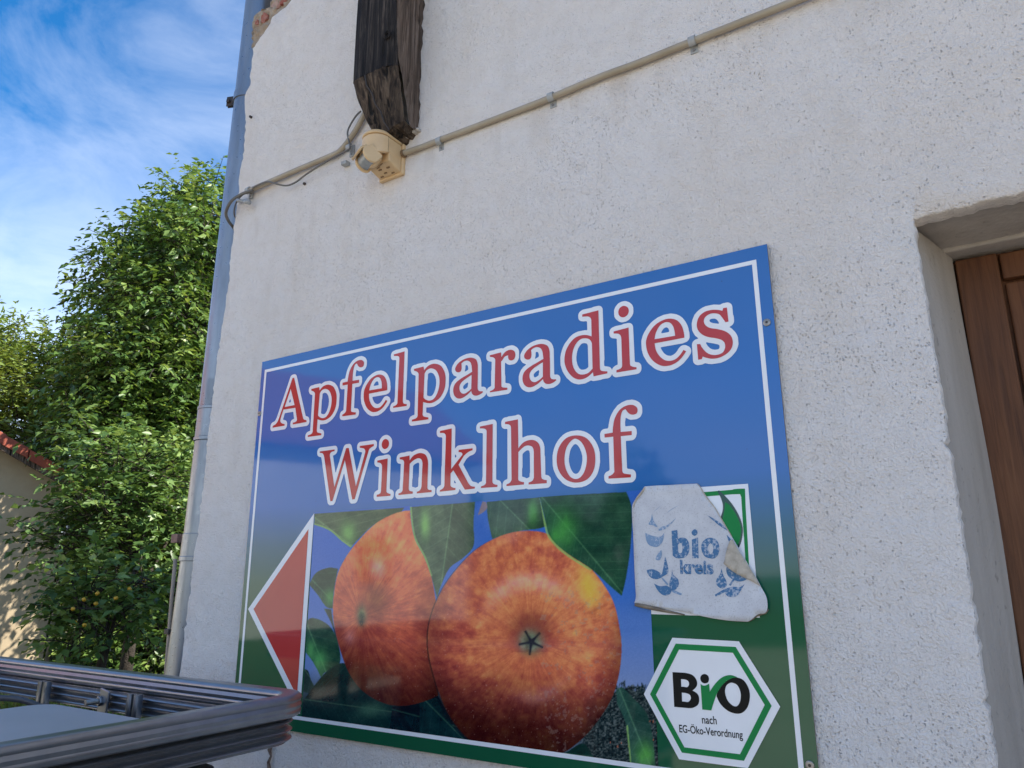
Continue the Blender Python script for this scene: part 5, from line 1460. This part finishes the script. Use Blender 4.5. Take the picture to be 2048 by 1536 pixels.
# verge tiles down the gable edge, one by one, then the field of the near slope in rows
tile_me = None
def verge_tile(s):
    c = MB(); L = 0.36
    a = [rpt(s, -ovh - 0.06, 0.135), rpt(s + L, -ovh - 0.06, 0.118), rpt(s + L, -ovh + 0.16, 0.128), rpt(s, -ovh + 0.16, 0.145)]
    b = [rpt(s, -ovh - 0.06, -0.02), rpt(s + L, -ovh - 0.06, -0.037), rpt(s + L, -ovh + 0.16, 0.10), rpt(s, -ovh + 0.16, 0.112)]
    c.add(a + b, [(0,1,2,3), (7,6,5,4), (0,4,5,1), (1,5,6,2), (2,6,7,3), (3,7,4,0)])
    return c.build('verge_tile', TILE2, roof_o, bevel=0.012)
for k in range(10): verge_tile(-0.36 + k * 0.315)
for r in range(9):
    for k in range(6):
        c = MB(); s = -0.34 + r * 0.34; b = -ovh + 0.17 + k * 1.22
        c.add([rpt(s, b, 0.15), rpt(s + .4, b, 0.125), rpt(s + .4, b + 1.2, 0.125), rpt(s, b + 1.2, 0.15), rpt(s, b, 0.115), rpt(s + .4, b, 0.113), rpt(s + .4, b + 1.2, 0.113), rpt(s, b + 1.2, 0.115)],
              [(0,1,2,3), (7,6,5,4), (0,4,5,1), (1,5,6,2), (2,6,7,3), (3,7,4,0)])
        c.build('tile_course', TILE2, roof_o)
# its grey downpipe and the timber verge board
c = MB(); c.tube([bpt(-0.06, -0.08, 0.0), bpt(-0.06, -0.08, zv - 0.3), bpt(-0.20, -0.10, zv - 0.08)], 0.045, 12); c.build('downpipe', ZINC, outb, True)
c = MB(); c.add([rpt(-0.3, -ovh - 0.02, 0.055), rpt(W_/2, -ovh - 0.02, 0.055), rpt(W_/2, -ovh - 0.02, -0.10), rpt(-0.3, -ovh - 0.02, -0.10), rpt(-0.3, -ovh + 0.02, 0.055), rpt(W_/2, -ovh + 0.02, 0.055), rpt(W_/2, -ovh + 0.02, -0.10), rpt(-0.3, -ovh + 0.02, -0.10)],
               [(0,1,2,3), (7,6,5,4), (0,4,5,1), (1,5,6,2), (2,6,7,3), (3,7,4,0)])
c.build('verge_board', BEAMSIDE, outb)

# ---------------------------------------------------------------- barn across the yard (seen mirrored in the sign)
WHITEB = make_simple('whitewashed_render', (0.80, 0.78, 0.73), (0.72, 0.70, 0.65), 2, 0.9, 0.3, 0.01)
barn = empty('barn', (-12.6, -15.0, 0.0), 'whitewashed barn across the yard, showing only as a pale reflection in the sign', 'barn')
bn = Vector((0.9292, 0.3697, 0)); bt = Vector((-0.3697, 0.9292, 0)); bc = -17.26
def bq(a, back, z): return tuple(bn * (bc - back) + bt * a + Vector((0, 0, z)))
c = MB()
c.add([bq(-9.9,0,0), bq(6,0,0), bq(6,0,4.75), bq(-9.9,0,4.75), bq(-9.9,7,0), bq(6,7,0), bq(6,7,4.75), bq(-9.9,7,4.75)], [(0,1,2,3),(4,7,6,5),(0,4,5,1),(1,5,6,2),(2,6,7,3),(3,7,4,0)])
c.build('wall', WHITEB, barn)
c = MB()
c.add([bq(-10.3,-.4,4.60), bq(6.3,-.4,4.60), bq(6.3,3.5,7.3), bq(-10.3,3.5,7.3), bq(6.3,7.4,4.6), bq(-10.3,7.4,4.6), bq(-10.3,-.4,4.45), bq(6.3,-.4,4.45), bq(6.3,7.4,4.45), bq(-10.3,7.4,4.45)], [(0,1,2,3),(3,2,4,5),(0,3,5,9,6),(1,7,8,4,2),(0,6,7,1),(5,4,8,9),(6,9,8,7)])
c.build('roof', TILEM, barn)
for a_ in (-7.5, -3.0, 1.5):
    c = MB(); c.add([bq(a_,-.02,1.2), bq(a_+.9,-.02,1.2), bq(a_+.9,-.02,2.3), bq(a_,-.02,2.3), bq(a_,.1,1.2), bq(a_+.9,.1,1.2), bq(a_+.9,.1,2.3), bq(a_,.1,2.3)], [(0,1,2,3),(4,7,6,5),(0,4,5,1),(1,5,6,2),(2,6,7,3),(3,7,4,0)])
    c.build('window', BLACKMETAL, barn)

# ---------------------------------------------------------------- trees
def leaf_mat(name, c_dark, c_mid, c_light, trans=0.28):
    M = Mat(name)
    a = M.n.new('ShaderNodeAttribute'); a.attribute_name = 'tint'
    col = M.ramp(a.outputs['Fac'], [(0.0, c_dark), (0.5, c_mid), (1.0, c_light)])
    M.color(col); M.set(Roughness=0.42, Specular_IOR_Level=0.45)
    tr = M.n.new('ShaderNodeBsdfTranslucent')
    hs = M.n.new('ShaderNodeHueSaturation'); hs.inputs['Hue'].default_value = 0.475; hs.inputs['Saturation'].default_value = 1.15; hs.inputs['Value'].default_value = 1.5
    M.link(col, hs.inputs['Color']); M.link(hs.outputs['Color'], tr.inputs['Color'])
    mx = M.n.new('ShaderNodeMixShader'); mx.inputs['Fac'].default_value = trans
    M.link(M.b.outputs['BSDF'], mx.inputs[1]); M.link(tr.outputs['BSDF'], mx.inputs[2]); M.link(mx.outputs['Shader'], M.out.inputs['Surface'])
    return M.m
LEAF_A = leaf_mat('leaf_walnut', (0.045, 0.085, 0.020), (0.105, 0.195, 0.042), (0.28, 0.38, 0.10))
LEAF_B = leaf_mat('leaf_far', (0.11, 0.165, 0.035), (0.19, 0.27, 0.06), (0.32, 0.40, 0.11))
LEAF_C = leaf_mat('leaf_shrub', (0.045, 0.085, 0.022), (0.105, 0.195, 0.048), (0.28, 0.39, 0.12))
BARK = make_simple('bark', (0.035, 0.028, 0.02), (0.065, 0.052, 0.04), 14, 0.95, 0.9, 0.02)
def leaf_mesh(name, pos, dirs, size, ratio, mat, parent, g, droop=0.35, flat=0.5, tone=None):
    """pos (N,3), dirs (N,3): one folded leaf each"""
    N = len(pos)
    d = dirs / (np.linalg.norm(dirs, axis=1, keepdims=True) + 1e-9)
    up = g.normal(0, 1, (N, 3)) * (1 - flat) + np.array((0.0, 0.0, 1.0)) * flat * 2
    s = np.cross(d, up); s /= (np.linalg.norm(s, axis=1, keepdims=True) + 1e-9)
    n = np.cross(s, d)
    L = size * g.uniform(0.45, 1.35, N)[:, None]; Wd = L * ratio
    base = pos; mid = pos + d * L * 0.45 - n * L * 0.04; tip = pos + d * L - n * L * droop * 0.35
    lft = pos + d * L * 0.42 + s * Wd * 0.5 + n * L * 0.07; rgt = pos + d * L * 0.42 - s * Wd * 0.5 + n * L * 0.07
    V = np.stack([base, rgt, tip, lft, mid], 1).reshape(-1, 3)
    i = (np.arange(N) * 5)[:, None]
    F = np.concatenate([i + np.array([[0, 1, 4]]), i + np.array([[1, 2, 4]]), i + np.array([[4, 2, 3]]), i + np.array([[0, 4, 3]])], 0)
    me = bpy.data.meshes.new(name)
    off = np.array(origin_of(parent)); V = V - off
    me.vertices.add(len(V)); me.vertices.foreach_set('co', V.ravel())
    me.loops.add(F.size); me.loops.foreach_set('vertex_index', F.ravel())
    me.polygons.add(len(F)); me.polygons.foreach_set('loop_start', np.arange(0, F.size, 3)); me.polygons.foreach_set('loop_total', np.full(len(F), 3))
    me.update(calc_edges=True)
    at = me.attributes.new('tint', 'FLOAT', 'POINT')
    tv = np.clip(g.normal(0.46, 0.20, N) if tone is None else tone + g.normal(0, 0.13, N), 0, 1); at.data.foreach_set('value', np.repeat(tv, 5).astype(np.float32))
    me.materials.append(mat)
    o = bpy.data.objects.new(name, me); COL.objects.link(o); o.parent = parent
    return o
def crown(parent, clumps, mat, leaf, ratio, per_m3, g, branch_to=None, spray=0.55, shell=0.45, droop=0.5):
    """clumps: (px, py, dist, rx_px, ry_px, depth_m): sprays of leaves spread through each clump"""
    P = []; Dd = []; TT = []; twigs = MB()
    for (px, py, dist, rx, ry, dep) in clumps:
        c0 = atd(px, py, dist); k = np.linalg.norm(c0 - CAM) / 1530.0
        a, b = rx * k, ry * k
        vol = 4.19 * a * b * dep; ns = max(6, int(per_m3 * vol ** 0.86))
        vd = (c0 - CAM); vd[2] = 0; vd /= np.linalg.norm(vd); rt = np.array([vd[1], -vd[0], 0])
        u = g.normal(0, 1, (ns, 3)); u /= np.linalg.norm(u, axis=1, keepdims=True)
        r = g.uniform(shell ** 3, 1, ns) ** (1/3.0)
        r *= 1 + 0.22 * np.sin(u[:,0]*5 + px) * np.sin(u[:,2]*6 + py)
        o = u * r[:, None]
        cen = c0 + rt * (o[:, :1] * a) + vd * (o[:, 1:2] * dep) + np.array((0,0,1.0)) * (o[:, 2:3] * b)
        outw = rt * (u[:, :1]) + vd * u[:, 1:2] + np.array((0,0,1.0)) * (u[:, 2:3] * 0.7 + 0.25)
        outw = outw + g.normal(0, 0.35, (ns, 3)); outw /= np.linalg.norm(outw, axis=1, keepdims=True)
        nl = 9
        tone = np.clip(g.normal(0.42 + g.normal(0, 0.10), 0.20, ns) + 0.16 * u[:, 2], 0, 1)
        for j in range(nl):
            t = (j + g.uniform(0, 1, ns)) / nl
            q = cen + outw * (spray * t)[:, None] - np.array((0,0,1.0)) * (spray * droop * 0.55 * t * t)[:, None]
            sd = np.cross(outw, np.array((0,0,1.0))); sd /= (np.linalg.norm(sd, axis=1, keepdims=True) + 1e-6)
            sgn = np.where(g.uniform(0,1,ns) < 0.5, -1, 1)[:, None]
            dl = outw * 0.6 + sd * sgn * 0.8 + np.array((0,0,1.0)) * (-droop * 0.8) + g.normal(0, 0.28, (ns, 3))
            P.append(q); Dd.append(dl); TT.append(tone)
        for j in range(0, ns, 3):
            e = cen[j] + outw[j] * spray * 0.9 - np.array((0, 0, 1)) * spray * droop * 0.45
            s0 = cen[j] - outw[j] * 0.25
            twigs.tube([s0, (s0 + e) / 2 + np.array((0, 0, .03)), e], [0.010, 0.007, 0.003], 3, False)
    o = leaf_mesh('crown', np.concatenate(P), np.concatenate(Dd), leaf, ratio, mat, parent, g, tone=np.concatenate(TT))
    mk('twigs', twigs.v, twigs.f, BARK, parent)
    return o
def limbs(parent, base, fork_z, clumps, r0, g):
    c = MB(); b = Vector(base)
    top = Vector((b.x + 0.1, b.y, fork_z))
    c.tube([b - Vector((0,0,0.2)), b + Vector((0.03, 0, fork_z * 0.5)), top], [r0 * 1.25, r0, r0 * 0.85], 9)
    for (px, py, dist, rx, ry, dep) in clumps:
        e = Vector(atd(px, py, dist)); m = top.lerp(e, 0.45) + Vector((g.normal(0, .15), g.normal(0, .15), 0.25))
        c.tube(catmull([top - Vector((0,0,0.1)), m, e], 4), list(np.linspace(r0 * 0.42, r0 * 0.08, 9)), 6)
    c.build('trunk', BARK, parent, True)
def tree(name, label, base_px, dist, clumps, mat, leaf, ratio, per, seed, fork, r0, spray=0.55, droop=0.5, shell=0.4):
    g = np.random.default_rng(seed)
    bp = atd(base_px, 1300, dist); bp[2] = 0
    t = empty(name, (float(bp[0]), float(bp[1]), 0.0), label, 'tree' if 'tree' in name else 'shrub')
    crown(t, clumps, mat, leaf, ratio, per, g, spray=spray, droop=droop, shell=shell)
    limbs(t, (bp[0], bp[1], 0), fork, clumps[::2], r0, g)
    return t
tree('leafy_tree', 'tall dark leafy tree rising behind the downpipe', 395, 13.5, [
    (405,440,13.5,50,60,1.2), (355,405,13.6,24,36,0.7), (322,462,13.8,28,28,0.8), (395,520,13.0,70,70,1.3), (322,525,13.3,60,44,1.0), (252,505,13.6,34,28,0.7), (218,548,13.7,24,20,0.6),
    (268,590,13.2,60,42,1.0), (206,592,13.6,26,18,0.5), (350,640,12.8,80,66,1.2), (255,680,13.0,66,40,1.0), (300,760,12.8,110,60,1.3), (380,760,12.8,50,70,1.1), (225,770,13.2,60,46,1.0), (340,880,12.9,90,60,1.2),
    (352,1000,13.0,50,60,1.1), (250,860,12.6,70,50,1.0), (185,850,12.8,50,36,.8), (330,940,12.5,60,50,.9), (180,780,13.1,34,28,.7), (425,455,13.6,34,56,0.8), (440,560,13.6,34,90,0.8), (500,560,13.6,44,60,0.8), (520,720,13.4,50,60,0.9), (500,900,13.2,56,70,0.9), (600,880,12.4,60,60,0.8), (666,960,11.8,90,80,.9), (560,1040,12.6,70,70,.8)], LEAF_A, 0.128, 0.46, 215, 3, 3.2, 0.22, 0.6, 0.65)  # rightmost clumps are unseen behind the house, added to cast shade
tree('pale_tree', 'lighter green tree at the far left edge behind the outbuilding', 40, 19.0, [
    (20,725,19,60,40,1.5), (95,715,19,44,36,1.2), (60,790,18.6,90,60,1.6), (0,840,18.6,60,60,1.5), (120,800,18.8,60,60,1.5), (40,900,18.4,80,50,1.5), (-50,760,19,60,70,1.6), (140,880,18.4,60,50,1.3), (-60,680,19.4,60,40,1.4)], LEAF_B, 0.14, 0.42, 90, 5, 3.0, 0.2, 0.6, 0.2)
tree('plum_tree', 'low spreading fruit tree with yellow plums in front of the outbuilding', 255, 10.5, [
    (190,915,10.6,44,22,.5), (215,890,10.6,50,24,.5), (262,930,10.4,70,40,.8), (330,950,10.4,44,50,.7), (195,975,10.5,52,32,.6), (250,1020,10.2,90,46,.8), (330,1040,10.4,44,40,.6), (150,1030,10.6,40,30,.5), (190,1090,10.4,70,40,.7),
    (100,1015,10.8,30,12,.3), (125,1100,10.7,30,24,.4), (260,1120,10.0,60,44,.6), (85,1060,10.8,20,10,.2), (125,1165,10.6,20,16,.3)], LEAF_C, 0.105, 0.55, 240, 8, 1.3, 0.07, 0.42, 0.35)
tree('fruiting_shrub', 'small leafy shrub with yellow fruit above the cage rail', 200, 9.0, [
    (200,1180,9.0,62,44,.5), (270,1160,9.0,40,40,.4), (165,1220,9.0,34,34,.4), (200,1250,8.9,60,34,.4), (140,1290,9.0,24,22,.3), (240,1220,8.9,34,36,.3)], LEAF_C, 0.105, 0.62, 260, 9, 0.7, 0.05, 0.36, 0.3)
# dark hedge closing the view below
g4 = np.random.default_rng(21)
tree('dark_shrub', 'shady undergrowth shrub between the fruit trees and the downpipe', 300, 13.0, [
    (300,1180,13,60,60,.8), (340,1120,13.2,40,60,.7), (260,1290,12.8,80,50,.8), (330,1290,12.6,50,60,.7), (180,1320,13,80,40,.8), (280,1080,13.4,60,50,.8), (360,1220,13.2,40,80,.7)], LEAF_A, 0.11, 0.5, 190, 12, 0.8, 0.06, 0.45, 0.4)
tree('spruce_tree', 'dark dense tree filling the gap behind the tall leafy tree', 330, 18.0, [
    (330,560,18,60,70,1.2), (270,660,18,90,70,1.5), (380,660,18,60,90,1.3), (200,760,18,80,60,1.5), (320,800,18,90,80,1.6), (240,900,17.6,100,70,1.6), (380,920,17.6,60,90,1.4), (150,930,17.8,80,60,1.4), (280,1040,17.4,100,80,1.5), (380,1080,17.4,60,90,1.3), (170,1080,17.6,80,80,1.3), (300,1200,17,110,90,1.5), (160,1240,17,90,80,1.3), (400,1240,17,60,80,1.2)], LEAF_A, 0.17, 0.46, 60, 14, 2.6, 0.2, 0.6, 0.5, 0.2)
# yellow plums, one by one
PLUM = make_simple('yellow_plum', (0.62, 0.38, 0.03), (0.55, 0.30, 0.02), 20, 0.35, 0)
plum_me = None
for k, (px, py, d_) in enumerate(((195,1187,8.45),(259,1178,8.5),(289,1161,9.3),(168,1199,8.5),(146,1218,8.45),(169,1250,8.4),(150,1245,8.5),(192,1207,8.5),(283,1166,9.3),(232,1196,8.45))):
    p_ = atd(px, py, d_)
    if plum_me is None:
        bm = bmesh.new(); bmesh.ops.create_uvsphere(bm, u_segments=12, v_segments=8, radius=0.019); plum_me = bpy.data.meshes.new('plum')
        for v in bm.verts: v.co.z *= 1.12
        bm.to_mesh(plum_me); bm.free(); plum_me.materials.append(PLUM); plum_me.polygons.foreach_set('use_smooth', [True]*len(plum_me.polygons))
    o = bpy.data.objects.new('plum', plum_me); COL.objects.link(o); o.location = p_; o.rotation_euler = (0.2 * k, 0.3, 0)
    tag(o, 'yellow plum hanging among the leaves above the cage rail', 'plum', 'yellow plums in the shrub')
# ---------------------------------------------------------------- far wood closing the horizon
g6 = np.random.default_rng(41); N = 26000
th = g6.uniform(math.radians(15), math.radians(165), N); th = np.where(g6.uniform(0, 1, N) < 0.5, th, th)
rad = 46 + g6.normal(0, 2.0, N); hgt = 5.0 + 1.6 * np.sin(th * 23) + 1.1 * np.sin(th * 57 + 1)
pos = np.stack([-rad * np.sin(th), rad * np.cos(th) * -1.0 + 8, g6.uniform(0, 1, N) ** 0.8 * hgt], 1)
o = leaf_mesh('far_wood', pos, g6.normal(0, 1, (N, 3)), 0.75, 0.55, LEAF_A, None, g6, 0.4, 0.4); tag(o, 'belt of distant dark woodland glimpsed through the trees', 'woodland', kind='stuff')
# ---------------------------------------------------------------- ground litter seen through the cage
g5 = np.random.default_rng(31)
N = 9000
pos = np.stack([g5.uniform(-13, -4.5, N), g5.uniform(-1.0, 5.5, N), np.full(N, 0.0)], 1)
dirs = g5.normal(0, 1, (N, 3)) * np.array((1, 1, .15)) + np.array((0, 0, .05))
DRY = leaf_mat('dry_leaf', (0.12, 0.06, 0.03), (0.24, 0.13, 0.07), (0.36, 0.24, 0.14), 0.15)
o = leaf_mesh('leaf_litter', pos, dirs, 0.09, 0.6, DRY, None, g5, 0.2, 0.8); tag(o, 'dry brown fallen leaves on the ground behind the cage', 'leaf litter', kind='stuff')
N = 26000
pos = np.stack([g5.uniform(-14, -5, N), g5.uniform(-1.0, 6.0, N), np.full(N, -0.03)], 1)
keep = (np.sin(pos[:,0] * 1.7) * np.sin(pos[:,1] * 1.9 + .5) + g5.normal(0, .35, N)) > -0.1
pos = pos[keep]; dirs = g5.normal(0, .35, (len(pos), 3)) + np.array((0, 0, 1.0))
o = leaf_mesh('grass', pos, dirs, 0.16, 0.10, LEAF_B, None, g5, 0.6, 0.2); tag(o, 'tufts of green grass on the ground behind the cage', 'grass', kind='stuff')
